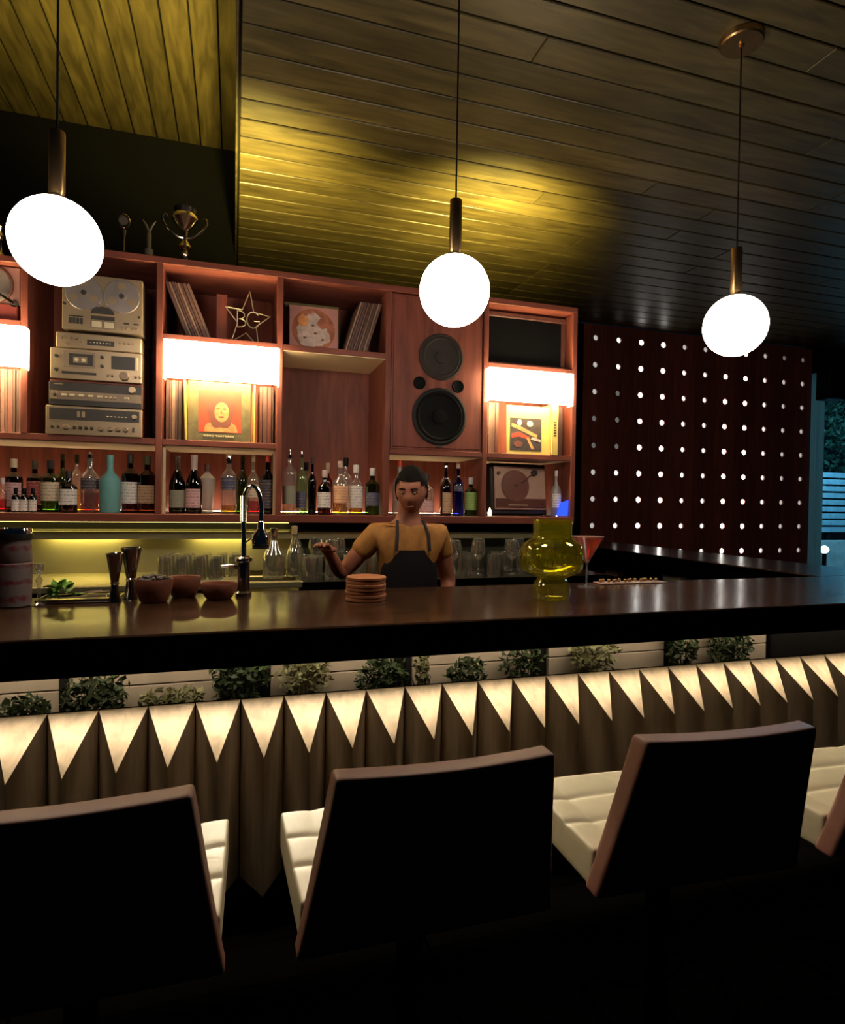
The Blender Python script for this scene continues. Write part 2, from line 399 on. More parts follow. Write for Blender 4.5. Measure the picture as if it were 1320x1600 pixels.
ld = bpy.data.lights.new('street_light', 'POINT'); lo = bpy.data.objects.new('street_light', ld); C.objects.link(lo)
ld.energy = 600; ld.color = (.30, .70, 1); ld.shadow_soft_size = .3; lo.location = (11.5, 8.2, 3.4)

# ================================================================== BACK BAR
# steel splash and counter behind the aisle
splash = struct('trim_2')
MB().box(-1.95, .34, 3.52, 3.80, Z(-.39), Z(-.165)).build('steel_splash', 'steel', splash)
MB().box(.34, 2.04, 3.52, 3.80, Z(-.39), Z(-.165)).build('steel_splash', 'unlit_splash', splash)  # right half darker in colour, standing for missing light
MB().box(-1.95, 2.04, 3.44, 3.80, Z(-.182), Z(-.170), .003).build('steel_ledge', 'steel', splash)
MB().box(-1.95, 2.04, 3.44, 3.446, Z(-.210), Z(-.182), .002).build('steel_lip', 'steel', splash)
MB().box(-1.95, 2.04, 3.60, 3.80, Z(-.165), Z(-.118)).build('black_recess', 'black_paint', splash)
for x0, x1 in ((-1.6, -1.3), (-.90, -.56), (-.20, .10)):
    MB().box(x0, x1, 3.465, 3.485, Z(-.192), Z(-.183)).build('led_strip', 'steel_led', splash)
MB().box(-1.6, .30, 3.55, 3.57, Z(-.126), Z(-.119)).build('led_strip', 'ledge_led', splash)
bc = thing('back_counter', 'long stainless steel work counter below the bottle shelf', 'counter', (0, 0, 0))
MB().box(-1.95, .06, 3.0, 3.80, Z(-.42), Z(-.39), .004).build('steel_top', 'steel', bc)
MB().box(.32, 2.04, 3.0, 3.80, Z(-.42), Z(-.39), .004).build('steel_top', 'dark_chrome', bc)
MB().box(-1.95, 2.04, 3.06, 3.80, .02, Z(-.56)).build('cabinet_base', 'black_satin', bc)
sk = MB()
sk.box(.06, .32, 3.0, 3.05, Z(-.42), Z(-.39), .003).box(.06, .32, 3.24, 3.28, Z(-.42), Z(-.39), .003).box(.06, .32, 3.56, 3.80, Z(-.42), Z(-.39), .003)
sk.box(.06, .32, 3.05, 3.56, Z(-.56), Z(-.55)); sk.box(.06, .07, 3.05, 3.56, Z(-.55), Z(-.40)).box(.31, .32, 3.05, 3.56, Z(-.55), Z(-.40)).box(.06, .32, 3.555, 3.565, Z(-.55), Z(-.40))
sk.build('sink', 'steel', bc)

# --- shelf unit -----------------------------------------------------
XS = [-1.555+.594*0]+[-.961+.594*k for k in range(6)]      # uprights
Y0, Y1, T = 3.35, 3.80, .030
ZT, ZU, ZM, ZB = 1.222, .838, .305, -.0752
unit = thing('wall_shelving', 'tall walnut back bar shelving with open cells of records, audio and bottles', 'shelving', (0, 0, EYE))
MB().box(XS[0]-T/2, XS[6]+T/2, Y0, Y1, ZB-.043, ZB, .003).build('bottle_shelf', 'walnut_h', unit)
MB().box(XS[1]-T/2, XS[6]+T/2, Y0, Y1, ZT-.034, ZT, .003).build('top_board', 'walnut_h', unit)
MB().box(XS[0]-T/2, XS[1]-T/2, Y0, Y1, ZT-.115, ZT-.085, .003).build('top_board', 'walnut_h', unit)
for k, x in enumerate(XS):
    top = ZT-.034 if k else ZT-.115
    bot = ZM if k in (0, 1) else ZB
    if k == 0: bot = ZB
    MB().box(x-T/2, x+T/2, Y0+.001, Y1, bot, top, .002).build('upright', 'walnut', unit)
mids = [(XS[0]+T/2, XS[2]-T/2), (XS[2]+T/2, XS[3]-T/2), (XS[4]+T/2, XS[5]-T/2), (XS[5]+T/2, XS[6]-T/2)]
for a, b in mids:
    MB().box(a, b, Y0+.002, Y1, ZM-.030, ZM, .002).build('shelf_board', 'walnut_h', unit)
    MB().box(a, b, Y0+.012, Y1-.02, ZM-.034, ZM-.0302).build('shelf_underside', 'cream_laminate', unit)
for k in (0, 2, 3, 5):
    a, b = XS[k]+T/2, XS[k+1]-T/2
    MB().box(a, b, Y0+.002, Y1, ZU-.030, ZU, .002).build('shelf_board', 'walnut_h', unit)
    if k == 3: MB().box(a, b, Y0+.012, Y1-.02, ZU-.034, ZU-.0302).build('shelf_underside', 'cream_laminate', unit)
for k in range(6):
    MB().box(XS[k], XS[k+1], Y1-.014, Y1-.002, ZB, ZT-.12 if k == 0 else ZT-.03).build('back_panel', 'walnut', unit)
MB().box(XS[0]+.03, XS[2]-.03, 3.70, 3.72, ZB, ZB+.012).build('led_strip', 'shelf_led', unit)
MB().box(XS[0]+.02, XS[2]-.02, 3.69, 3.694, ZB, ZB+.0095).build('led_shield', 'walnut_h', unit)  # lip added to screen the strip, so its light goes up
for k in (2, 3, 4, 5): MB().box(XS[k]+.02, XS[k+1]-.02, 3.69, 3.694, ZB, ZB+.0095).build('led_shield', 'walnut_h', unit)
for k in (2, 3, 4, 5): MB().box(XS[k]+.03, XS[k+1]-.03, 3.70, 3.72, ZB, ZB+.012).build('led_strip', 'shelf_led', unit)
# lit inner lining round the champagne cell
MB().box(XS[2]+T/2, XS[2]+T/2+.016, Y0+.03, Y0+.05, ZB, ZM-.034).build('cell_lining', 'cream_laminate', unit)
MB().box(XS[3]-T/2-.012, XS[3]-T/2, Y0+.03, Y0+.05, ZB, ZM-.034).build('cell_lining', 'cream_laminate', unit)
# small uplights lying on top of the shelving
for x, lab, tilt, pw in ((-.72, 'over the tape deck', .05, .7), (.12, 'over the star sign', .34, 1.0), (1.66, 'over the framed panel', .48, 1.45)):
    u = thing('uplight', 'small ceiling uplight lying on the shelving top '+lab, 'lamp', (x, 3.68, Z(ZT)))
    MB().lathe([(0, 0), (.055, 0), (.055, .06), (.048, .06), (.048, .035), (0, .035)], seg=20).build('housing', 'black_satin', u)
    MB().lathe([(0, 0), (.047, 0)], (0, 0, .045), 20).build('lens', 'uplight_lens', u)
    d = bpy.data.lights.new('uplight_beam', 'SPOT'); so = bpy.data.objects.new('uplight_beam', d); C.objects.link(so)
    d.energy = UPLIGHT*pw; d.color = (1, .78, .18); d.spot_size = math.radians(120); d.spot_blend = .9; d.shadow_soft_size = .04
    so.location = (x, 3.68, Z(ZT)+.055); so.rotation_euler = (PI-tilt, 0, 0)

# --- box lamps --------------------------------------------------------
def box_lamp(x0, x1, label):
    L = thing('box_lamp', label, 'lamp', ((x0+x1)/2, 3.28, Z(.603)), group=None)
    h = (x1-x0)/2
    MB().box(-h, h, 0, .005, 0, .192, .002).build('shade_front', 'shade_glow', L)
    for s in (-1, 1): MB().box(s*h-.0025, s*h+.0025, .005, .068, 0, .192).build('shade_side', 'shade_glow', L)
    MB().box(-h+.003, h-.003, .060, .068, .150, .192).build('mounting_rail', 'brass', L)
    MB().tube([(-h+.05, .036, .09), (h-.05, .036, .09)], .011, 10).build('lamp_tube', 'tube_glow', L)
    for s in (-1, 1): MB().box(s*(h-.04)-.01, s*(h-.04)+.01, .022, .05, .075, .16, .002).build('lamp_holder', 'white_paint', L)
    return L
box_lamp(-1.50, -.941, 'glowing box lamp at the left edge below the upright turntable')
box_lamp(-.338, .218, 'glowing box lamp over the red record cover')
box_lamp(1.412, 1.960, 'glowing box lamp over the yellow bordered record cover')

# --- records ----------------------------------------------------------
def rec_mesh(t, i, hgt=.315): return MB().box(-t/2, t/2, 0, .315, 0, hgt, .0012).mesh('record_sleeve', 'sleeve%d' % i)
RM = {(t, i): rec_mesh(t, i) for t in (.011, .016, .022) for i in range(7)}
def row(x, x1, y, z, label, group, lean=0., rnd=random.Random(1)):
    while x < x1-.010:
        t = rnd.choice((.011, .016, .022)); t = t if x+t < x1+.003 else .011
        o = place('record_sleeve', RM[t, rnd.randrange(7)], None, (x+t/2/math.cos(lean), y+rnd.uniform(0, .012), Z(z)+.0005+abs(math.sin(lean))*t/2), (0, lean, 0))
        tag(o, label, 'record', group); x += (t+.0012)/math.cos(lean)
row(-1.14, -.992, 3.44, ZM, 'worn record sleeve standing under the lamp at the left edge', 'records under the left lamp')
row(-.343, -.262, 3.44, ZM, 'brown record sleeve standing left of the red record cover', 'records left of the red cover')
row(.128, .205, 3.44, ZM, 'brown record sleeve standing right of the red record cover', 'records right of the red cover')
row(1.435, 1.548, 3.44, ZM, 'brown record sleeve standing left of the yellow bordered cover', 'records left of the yellow cover')
row(1.905, 1.985, 3.44, ZM, 'brown record sleeve standing right of the yellow bordered cover', 'records right of the yellow cover')
def lean_row(x, x1, y, z, lean, label, group, rnd, hgt=.30):
    last = 0
    while x < x1:
        t = rnd.choice((.011, .016)); i = rnd.choice((0, 1, 3, 4, 4, 5))
        c, s = math.cos(lean), math.sin(lean)
        if last: x += (last/2+t/2+.0016)/c
        # stand the lower edge on the board: rotation about y by lean, positive leans to the right
        o = place('record_sleeve', RM[t, i], None, (x, y+rnd.uniform(0, .01), Z(z)+.001+abs(s)*t/2), (0, lean, 0)); tag(o, label, 'record', group)
        last = t
lean_row(-.232, -.130, 3.45, ZU, -.38, 'thin record sleeve leaning left beside the wooden block', 'records leaning left', random.Random(5))
lean_row(.592, .700, 3.45, ZU, .30, 'thin record sleeve leaning right beside the pink record cover', 'records leaning right', random.Random(6))

def cover(name, label, x0, x1, z0, y, tilt, base, h=None, t=.006):
    L = thing(name, label, 'record', (x0, y, Z(z0)+.0005), (tilt, 0, 0))
    h = h or (x1-x0)
    MB().box(0, x1-x0, 0, t, 0, h, .001).build('sleeve', base, L)
    return L
# red cover with an invented portrait
rc = cover('record_cover', 'dark record cover with a red portrait panel under the wide lamp', -.229, .079, ZM, 3.36, -.04, 'print_olive')
MB().box(.05, .262, -.0012, 0, .045, .262).build('portrait_panel', 'print_red', rc)
def blob(cx, cz, rx, rz, n=20, wob=0., a0=0.): return [(cx+rx*math.cos(a0+2*PI*i/n)*(1+wob*math.sin(5*2*PI*i/n)), cz+rz*math.sin(a0+2*PI*i/n)*(1+wob*math.sin(5*2*PI*i/n))) for i in range(n)]
MB().prism([(.075, .047), (.085, .085), (.125, .105), (.145, .10), (.175, .10), (.20, .105), (.235, .085), (.245, .047)], -.0018, -.0012).build('portrait_shoulders', 'print_orange', rc)
MB().prism(blob(.160, .148, .064, .082, 30, .09), -.0024, -.0012).build('portrait_hair', 'print_shade', rc)
MB().prism(blob(.164, .152, .036, .052), -.0030, -.0012).build('portrait_face', 'print_orange', rc)
for dx in (-.016, .016): MB().prism(blob(.162+dx, .168, .010, .004, 10), -.0034, -.003).build('portrait_eye', 'print_shade', rc)
MB().prism([(.158, .160), (.156, .143), (.168, .143), (.166, .160)], -.0034, -.003).build('portrait_nose', 'print_rust', rc)
MB().prism(blob(.162, .126, .016, .005, 12), -.0034, -.003).build('portrait_mouth', 'print_shade', rc)
st = MB()
for x0, x1 in ((.075, .125), (.135, .175), (.180, .225)):
    pts = [(x0+(x1-x0)*i/14, -.0015, .026+.006*math.sin(i*2.3)) for i in range(15)]; st.tube(pts, .0026, 5)
st.build('script_lettering', 'print_cream', rc)
ys = MB().box(0, .008, 0, .30, 0, .305, .001).build('record_sleeve', 'sleeve_yellow', None, (.095, 3.36, Z(ZM)+.001)); tag(ys, 'yellow record sleeve edge right beside the red record cover', 'record')
ys = MB().box(0, .010, 0, .30, 0, .305, .001).build('record_sleeve', 'sleeve_yellow', None, (-.242, 3.345, Z(ZM)+.001), (0, -.03, 0)); tag(ys, 'yellow record sleeve leaning at the left of the red cover', 'record')
# yellow bordered cover
yc = cover('record_cover', 'yellow bordered record cover with a dark band picture', 1.560, 1.852, ZM, 3.36, -.03, 'sleeve_yellow')
MB().box(.022, .232, -.0012, 0, .020, .218).build('picture_panel', 'print_dark', yc)
for i, (pts, m_) in enumerate([([(.03, .165), (.10, .14), (.20, .10), (.205, .118), (.11, .160), (.035, .185)], 'print_orange'),
        ([(.03, .12), (.08, .135), (.15, .105), (.16, .085), (.08, .105), (.035, .095)], 'print_red'),
        (blob(.155, .185, .020, .018, 12), 'print_cream'), (blob(.085, .190, .014, .020, 12), 'print_cream'),
        ([(.13, .10), (.145, .10), (.185, .03), (.165, .03)], 'print_orange'), ([(.16, .09), (.225, .075), (.228, .09), (.17, .105)], 'print_pale'),
        (blob(.075, .06, .03, .02, 12, .1), 'print_shade')]):
    MB().prism(pts, -.0018-.0002*i, -.0012).build('picture_shape', m_, yc)
yb = thing('yellow_book', 'yellow spined book with dark lettering beside the yellow cover', 'book', (1.858, 3.35, Z(ZM)+.0005))
MB().box(0, .042, 0, .24, 0, .312, .002).build('cover', 'sleeve_yellow', yb)
for i in range(6): MB().box(.012, .030, -.0008, 0, .115+i*.016, .124+i*.016).build('spine_lettering', 'ink', yb)
# pink collage cover with an outer sleeve behind
pk = cover('record_cover', 'pink record cover with a round pale collage', .290, .565, ZU, 3.52, -.10, 'print_pink')
MB().prism(blob(.135, .140, .122, .124, 32), -.0010, 0).build('collage_disc', 'print_rust', pk)
rr = random.Random(4)
for i, (cx, cz, rx, rz) in enumerate([(.13, .13, .085, .095), (.09, .09, .045, .045), (.18, .10, .05, .04), (.14, .19, .035, .05), (.075, .19, .03, .035), (.19, .18, .035, .03)]):
    MB().prism(blob(cx, cz, rx, rz, 16, .10, rr.random()), -.0016-.0003*i, -.0010).build('collage_shape', ('print_pale', 'print_pale', 'print_pale', 'print_pale', 'print_orange', 'print_rust')[i], pk)
for cx, cz in ((.13, .165), (.145, .12), (.085, .09), (.185, .085)): MB().prism(blob(cx, cz, .010, .006, 10), -.0040, -.0020).build('collage_mark', 'print_shade', pk)
os_ = MB().box(0, .315, 0, .008, 0, .315, .001).build('record_cover', 'print_olive', None, (.268, 3.60, Z(ZU)+.001), (-.10, 0, 0)); tag(os_, 'plain olive record sleeve propped behind the pink cover', 'record')

# wooden block and wire star sign
wb = thing('wooden_block', 'upright reddish wooden post between the leaning records and star sign', 'block', (-.073, 3.50, Z(ZU)))
MB().box(-.028, .028, 0, .06, .0005, .275, .004).build('body', 'walnut', wb)
MB().box(-.0285, .0285, -.001, .061, .262, .2755, .003).build('end_cap', 'walnut_h', wb)
star = thing('star_sign', 'wire star sign with letters BG on the upper shelf', 'sign', (.060, 3.50, Z(ZU)))
def star_pts(cx, cz, R, r, rot=0.):
    return [(cx+(R if i % 2 == 0 else r)*math.sin(rot+PI*i/5), 0, cz+(R if i % 2 == 0 else r)*math.cos(rot+PI*i/5)) for i in range(10)]
def densify(pts, n=5): return [tuple(Vector(pts[i]).lerp(Vector(pts[(i+1) % len(pts)]), k/n)) for i in range(len(pts)) for k in range(n)]
sp = [(p[0], p[1], p[2]) for p in star_pts(0, .142, .160, .066, .10)]
sp = [(x*.78, y, .004+(z-min(q[2] for q in sp))*1.02) for x, y, z in sp]
MB().tube(densify(sp, 4), .0032, 6, closed=True).build('star_outline', 'wire', star)
def letter(pts, name): MB().tube(pts, .0032, 6).build(name, 'wire', star)
bz, bh = .108, .088
B_ = [(-.052, 0, bz), (-.052, 0, bz+bh)]+[(-.052+.010+.028*math.sin(a), 0, bz+bh*.75+bh*.25*math.cos(a)) for a in [PI*i/8 for i in range(9)]]+[(-.052+.012+.032*math.sin(a), 0, bz+bh*.26+bh*.25*math.cos(a)) for a in [PI*i/8 for i in range(9)]]+[(-.052, 0, bz)]
letter(B_, 'letter_b')
G_ = [(.030+.034*math.sin(a), 0, bz+bh/2+bh/2*math.cos(a)) for a in [(.9-i/12*2.55*PI*.66) for i in range(13)]]
G_ = [(.032+.034*math.cos(a), 0, bz+bh/2+bh*.5*math.sin(a)) for a in [math.radians(40+i*20) for i in range(16)]]+[(.066, 0, bz+bh*.44), (.036, 0, bz+bh*.44)]
letter(G_, 'letter_g')

# --- audio tower -------------------------------------------------------
def device(name, label, x0, x1, z0, z1, case, yf=3.34, depth=.30):
    D = thing(name, label, 'audio equipment', (x0, yf, Z(z0)))
    MB().box(0, x1-x0, .012, depth, 0, z1-z0, .004).build('case', case, D)
    return D, x1-x0, z1-z0
def face(D, w_, h_, mat, z0=0., z1=None, x0=0., x1=None, y=.0, name='faceplate', bev=.003):
    return MB().box(x0, w_ if x1 is None else x1, y, y+.014, z0, h_ if z1 is None else z1, bev).build(name, mat, D)
def knob(D, x, z, r, mat='silver_dull', name='knob', d=.014, y=.0):
    return MB().lathe([(0, -d), (r*.85, -d), (r, -d*.8), (r, 0)], (x, y, z), 14, axis='y').build(name, mat, D)
def slot(D, x0, x1, z0, z1, mat='charcoal', name='panel', y=-.002, d=.003, bev=.001):
    return MB().box(x0, x1, y, y+d, z0, z1, bev).build(name, mat, D)
D, w_, h_ = device('stereo_receiver', 'lowest silver stereo receiver with a row of knobs in the audio tower', -.867, -.443, ZM, .444, 'walnut_h')
face(D, w_, h_, 'silver_face'); slot(D, .015, w_-.012, h_*.52, h_*.92, 'charcoal', 'tuning_dial')
for x in (.135, .155): slot(D, x, x+.014, h_*.62, h_*.82, 'silver_face', 'meter', -.004)
for i in range(6): slot(D, .265+i*.016, .275+i*.016, h_*.68, h_*.71, 'print_cream', 'dial_mark', -.0035)
for i, x in enumerate((.03, .055, .09, .125, .15, .175, .20, .24, .28, .315, .35)): knob(D, x, h_*.26, (.006, .006, .012, .007, .008, .007, .007, .012, .012, .012, .012)[i], 'silver_dull' if i in (2, 7, 8, 9, 10) else 'charcoal')
slot(D, .38, .39, h_*.18, h_*.34, 'charcoal', 'switch', -.006, .008); knob(D, w_-.035, h_*.72, .012, 'silver_face')
D, w_, h_ = device('stereo_amplifier', 'dark faced stereo amplifier second from the bottom of the audio tower', -.854, -.443, .446, .572, 'walnut_h')
face(D, w_, h_, 'charcoal', z1=h_-.012); slot(D, .006, w_-.006, h_*.22, h_*.55, 'silver_dull', 'control_strip')
slot(D, .006, .035, h_*.22, h_*.55, 'silver_face', 'end_plate', -.004)
for i, x in enumerate((.055, .09, .13, .17, .21, .33)): slot(D, x, x+.022, h_*.36, h_*.44, 'print_cream', 'push_button', -.008, .01)
for x in (.25, .27, .29): knob(D, x, h_*.38, .005, 'print_cream')
knob(D, w_-.045, h_*.72, .017, 'silver_face', 'volume_knob', .02); knob(D, .028, h_*.38, .007, 'charcoal')
slot(D, .02, .06, h_*.78, h_*.82, 'silver_dull', 'name_strip')
D, w_, h_ = device('cassette_deck', 'silver cassette deck with a tape window in the middle of the audio tower', -.849, -.447, .574, .722, 'silver_dull')
face(D, w_, h_, 'silver_face'); slot(D, .055, .195, h_*.40, h_*.92, 'silver_dull', 'tape_door'); slot(D, .08, .185, h_*.46, h_*.84, 'charcoal', 'tape_window', -.004)
slot(D, .10, .16, h_*.54, h_*.74, 'silver_dull', 'cassette', -.005)
for x in (.115, .145): knob(D, x, h_*.64, .009, 'print_cream', 'tape_hub', .004, -.005)
slot(D, .05, .20, h_*.17, h_*.25, 'charcoal', 'button_row'); slot(D, .265, w_-.03, h_*.42, h_*.86, 'charcoal', 'level_meter')
slot(D, w_-.026, w_-.016, h_*.42, h_*.86, 'print_cream', 'meter_edge'); knob(D, .325, h_*.20, .022, 'silver_dull', 'record_knob', .02)
for x, z in ((.028, .72), (.028, .28), (.225, .78), (.225, .48)): knob(D, x, h_*z, .008, 'charcoal')
for x in (.25, .27, .375, .395): knob(D, x, h_*.2, .006, 'silver_dull')
D, w_, h_ = device('stereo_tuner', 'slim silver tuner under the reel tape deck', -.826, -.448, .724, .800, 'silver_dull')
face(D, w_, h_, 'silver_face', bev=.005); slot(D, .135, .255, h_*.28, h_*.62, 'charcoal', 'display')
for i in range(7): slot(D, .148+i*.014, .155+i*.014, h_*.43, h_*.48, 'print_cream', 'display_mark', -.0032)
for x, z in ((.025, .62), (.06, .62), (.05, .25), (.09, .65), (.11, .5)): knob(D, x, h_*z, .008, 'silver_dull')
for x in (.28, .30, .32, .34): knob(D, x, h_*.55, .005, 'silver_dull')
D, w_, h_ = device('reel_tape_deck', 'tall silver reel to reel tape deck on top of the audio tower', -.800, -.445, .815, 1.086, 'silver_dull')
for x in (.04, w_-.04): MB().lathe([(0, -.015), (.014, -.015), (.014, 0), (0, 0)], (x, .15, 0), 10).build('foot', 'charcoal', D)
face(D, w_, h_, 'silver_face')
for x in (.095, .262):
    rl = MB().lathe([(0, -.012), (.022, -.012), (.022, -.008), (.080, -.008), (.082, -.006), (.082, 0)], (x, 0, h_*.66), 28, axis='y').build('reel', 'platter', D)
    for a in range(3):
        an = a*2*PI/3+PI/2; cx, cz = x+.05*math.cos(an), h_*.66+.05*math.sin(an)
        MB().lathe([(0, -.0095), (.018, -.0095), (.018, -.008)], (cx, 0, cz), 14, axis='y').build('reel_window', 'silver_face', rl)
    MB().lathe([(0, -.018), (.012, -.018), (.013, -.010)], (x, 0, h_*.66), 12, axis='y').build('reel_hub', 'charcoal', rl)
MB().prism([(.125, .085), (.13, .10), (.15, .115), (.178, .120), (.206, .115), (.226, .10), (.23, .085)], -.010, 0).build('head_cover', 'charcoal', D)
slot(D, .125, .23, .075, .084, 'silver_face', 'head_trim', -.011, .012); slot(D, .125, .23, .056, .074, 'charcoal', 'tape_slot')
slot(D, .122, .233, .014, .054, 'silver_dull', 'meter_panel')
for x in (.13, .185): slot(D, x, x+.042, .020, .048, 'print_cream', 'level_meter', -.004)
slot(D, .028, .092, .062, .068, 'charcoal', 'name_strip')
for i in range(4): slot(D, .030+i*.016, .042+i*.016, .028, .056, 'charcoal', 'transport_key', -.006, .008)
for x in (.27, .315): slot(D, x, x+.025, .046, .053, 'charcoal', 'switch', -.005, .007)
for x in (.265, .285, .31, .33): knob(D, x, .026, .007, 'silver_dull')
for x, z in ((.012, .12), (w_-.014, .085)): knob(D, x, z, .006, 'charcoal')

# upright turntable at the far left
ut = thing('upright_turntable', 'turntable stood on edge with grey platter and chrome arm at left', 'turntable', (-1.25, 3.40, Z(ZU)+.0005))
MB().box(0, .255, .01, .09, .085, .265, .004).build('plinth', 'pink_plinth', ut)
MB().box(0, .245, .0, .09, 0, .085, .004).build('base', 'red_plinth', ut)
MB().lathe([(0, -.008), (.085, -.008), (.088, -.004), (.088, .01)], (.13, .01, .175), 32, axis='y').build('platter', 'platter', ut)
MB().lathe([(.092, 0), (.096, -.004), (.099, 0)], (.13, .01, .175), 32, axis='y').build('platter_ring', 'print_shade', ut)
MB().tube([(.175, -.012, .125), (.200, -.016, .110), (.236, -.012, .088)], [.006, .007, .009], 8).build('tone_arm', 'chrome', ut)
MB().lathe([(0, -.01), (.018, -.01), (.018, .01)], (.232, .01, .090), 14, axis='y').build('arm_pivot', 'charcoal', ut)

# --- big loudspeaker ---------------------------------------------------
sx0, sx1 = XS[4]+T/2+.004, XS[5]-T/2-.004
spk = thing('loudspeaker', 'big walnut loudspeaker filling the cell above the clear bottles', 'speaker', (sx0, 3.365, Z(ZM)+.0005))
W_, H_ = sx1-sx0, ZT-.034-ZM-.006
MB().box(0, W_, 0, .38, 0, H_, .003).build('cabinet', 'walnut', spk)
MB().box(.012, W_-.012, -.006, 0, .012, H_-.012, .003).build('baffle', 'walnut', spk)
def driver(x, z, r, mat, ringmat, name):
    o = MB().lathe([(r*1.10, 0), (r*1.10, -.010), (r*1.02, -.016), (r*.97, -.012)], (x, -.006, z), 40, axis='y').build(name, ringmat, spk)
    MB().lathe([(r*.98, -.010), (r*.88, -.016), (r*.80, -.006), (r*.30, .0), (r*.28, -.006), (0, -.014)], (x, -.006, z), 40, axis='y').build('cone', mat, o)
cx = 1.131-sx0
driver(cx, .500-ZM, .150, 'cone_black', 'rubber', 'woofer'); driver(cx+.005, .843-ZM, .122, 'cone_grey', 'cone_grey', 'midrange')
for x, z in ((1.008, .686), (1.242, .681)): MB().lathe([(0, .0), (.026, -.004), (.032, -.010), (.036, -.008), (.037, 0)], (x-sx0, -.006, z-ZM), 20, axis='y').build('port', 'cone_black', spk)
MB().box(cx-.022, cx+.022, -.010, -.006, .016, .036, .001).build('badge', 'ink', spk)

# --- framed dark sheet standing in for the shade of the open upper cell ---------------------------
fp = thing('shaded_cell', 'dark framed panel standing in for the shade of the open upper right cell', 'panel', (1.436, 3.44, Z(ZU)+.0005))
fw_, fh_ = .558, .335
MB().box(.03, fw_-.03, .012, .03, .03, fh_-.03).build('cell_shade', 'cone_black', fp)  # black sheet in place of the cell's shade
for a in ((0, fw_, 0, .03), (0, fw_, fh_-.03, fh_), (0, .03, .0301, fh_-.0301), (fw_-.03, fw_, .0301, fh_-.0301)): MB().box(a[0], a[1], 0, .034, a[2], a[3], .004).build('frame_rail', 'walnut_dark', fp)

# --- trophies on top ------------------------------------------------------
tp = thing('trophy_cup', 'tall silver trophy cup with two curling handles on the shelving top', 'trophy', (-.26, 3.46, Z(ZT)))
MB().lathe([(0, 0), (.038, 0), (.038, .010), (.018, .018), (.014, .05), (.020, .062), (.014, .072), (.014, .085), (.034, .10), (.022, .122), (.010, .145), (0, .145)], seg=20).build('pedestal', 'gold_trophy', tp)
MB().lathe([(0, .145), (.012, .15), (.014, .185), (.04, .212), (.066, .245), (.062, .262), (.050, .275), (.056, .300), (.052, .300), (.046, .276), (0, .23)], seg=28).build('cup', 'gold_trophy', tp)
for s in (-1, 1): MB().tube([(s*.008, 0, .150), (s*.03, 0, .152), (s*.065, 0, .175), (s*.098, 0, .210), (s*.110, 0, .240), (s*.104, 0, .262), (s*.092, 0, .262), (s*.088, 0, .250)], [.007, .007, .006, .006, .005, .005, .004, .003], 8).build('handle', 'gold_trophy', tp)
t2 = thing('column_trophy', 'slim trophy with a forked figure on a grey column', 'trophy', (-.432, 3.46, Z(ZT)))
MB().lathe([(0, 0), (.022, 0), (.020, .06), (.020, .066), (0, .066)], seg=16).build('column', 'trophy_dull', t2)
MB().tube([(0, 0, .066), (0, 0, .145), (0, 0, .165)], [.010, .011, .006], 8).build('figure', 'trophy_dull', t2)
for s in (-1, 1): MB().tube([(0, 0, .155), (s*.014, 0, .19), (s*.03, 0, .215)], [.006, .005, .003], 6).build('arm', 'trophy_dull', t2)
t3 = thing('medal_trophy', 'small trophy with a round medal head left of the forked one', 'trophy', (-.552, 3.46, Z(ZT)))
MB().lathe([(0, 0), (.024, 0), (.024, .03), (.010, .04), (0, .04)], seg=16).build('base', 'black_satin', t3)
MB().tube([(0, 0, .04), (0, 0, .10), (0, 0, .15)], [.005, .006, .012], 8).build('stem', 'gold_trophy', t3)
MB().tube([(.026*math.sin(a), 0, .195+.032*math.cos(a)) for a in [2*PI*i/20 for i in range(20)]], .006, 6, closed=True).build('medal_ring', 'gold_trophy', t3)
MB().lathe([(0, -.003), (.022, -.003), (.022, .003), (0, .003)], (0, 0, .197), 18, axis='y').build('medal', 'trophy_dull', t3)
t4 = thing('figurine', 'small pale figurine at the left end of the shelving top', 'figurine', (-1.10, 3.46, Z(ZT-.085)))
MB().lathe([(0, 0), (.03, 0), (.03, .03), (.014, .05), (.012, .10), (.024, .125), (.012, .15), (.018, .17), (0, .19)], seg=14).build('body', 'gold_trophy', t4)
# ================================================================== BOTTLES
def bottle_profile(kind, r, h):
    if kind == 'wine': return [(0, 0), (r*.93, 0), (r, .012), (r, h*.48), (r*.93, h*.55), (r*.55, h*.68), (r*.36, h*.76), (r*.33, h*.97), (r*.38, h*.975), (r*.38, h), (0, h)]
    if kind == 'squat': return [(0, 0), (r*.92, 0), (r, .010), (r, h*.55), (r*.92, h*.63), (r*.45, h*.70), (r*.34, h*.74), (r*.34, h*.88), (0, h*.88)]
    if kind == 'tall': return [(0, 0), (r*.93, 0), (r, .008), (r, h*.56), (r*.85, h*.62), (r*.40, h*.70), (r*.32, h*.76), (r*.30, h*.92), (0, h*.92)]
    if kind == 'flask': return [(0, 0), (r*.62, 0), (r*.66, .01), (r, h*.62), (r*.98, h*.70), (r*.5, h*.78), (r*.34, h*.80), (r*.34, h*.88), (0, h*.88)]
    if kind == 'vial': return [(0, 0), (r*.9, 0), (r, .01), (r, h*.6), (r*.7, h*.7), (r*.45, h*.74), (r*.45, h*.9), (0, h*.9)]
    return [(0, 0), (r*.94, 0), (r, .010), (r, h*.60), (r*.95, h*.66), (r*.55, h*.72), (r*.36, h*.75), (r*.34, h*.88), (0, h*.88)]
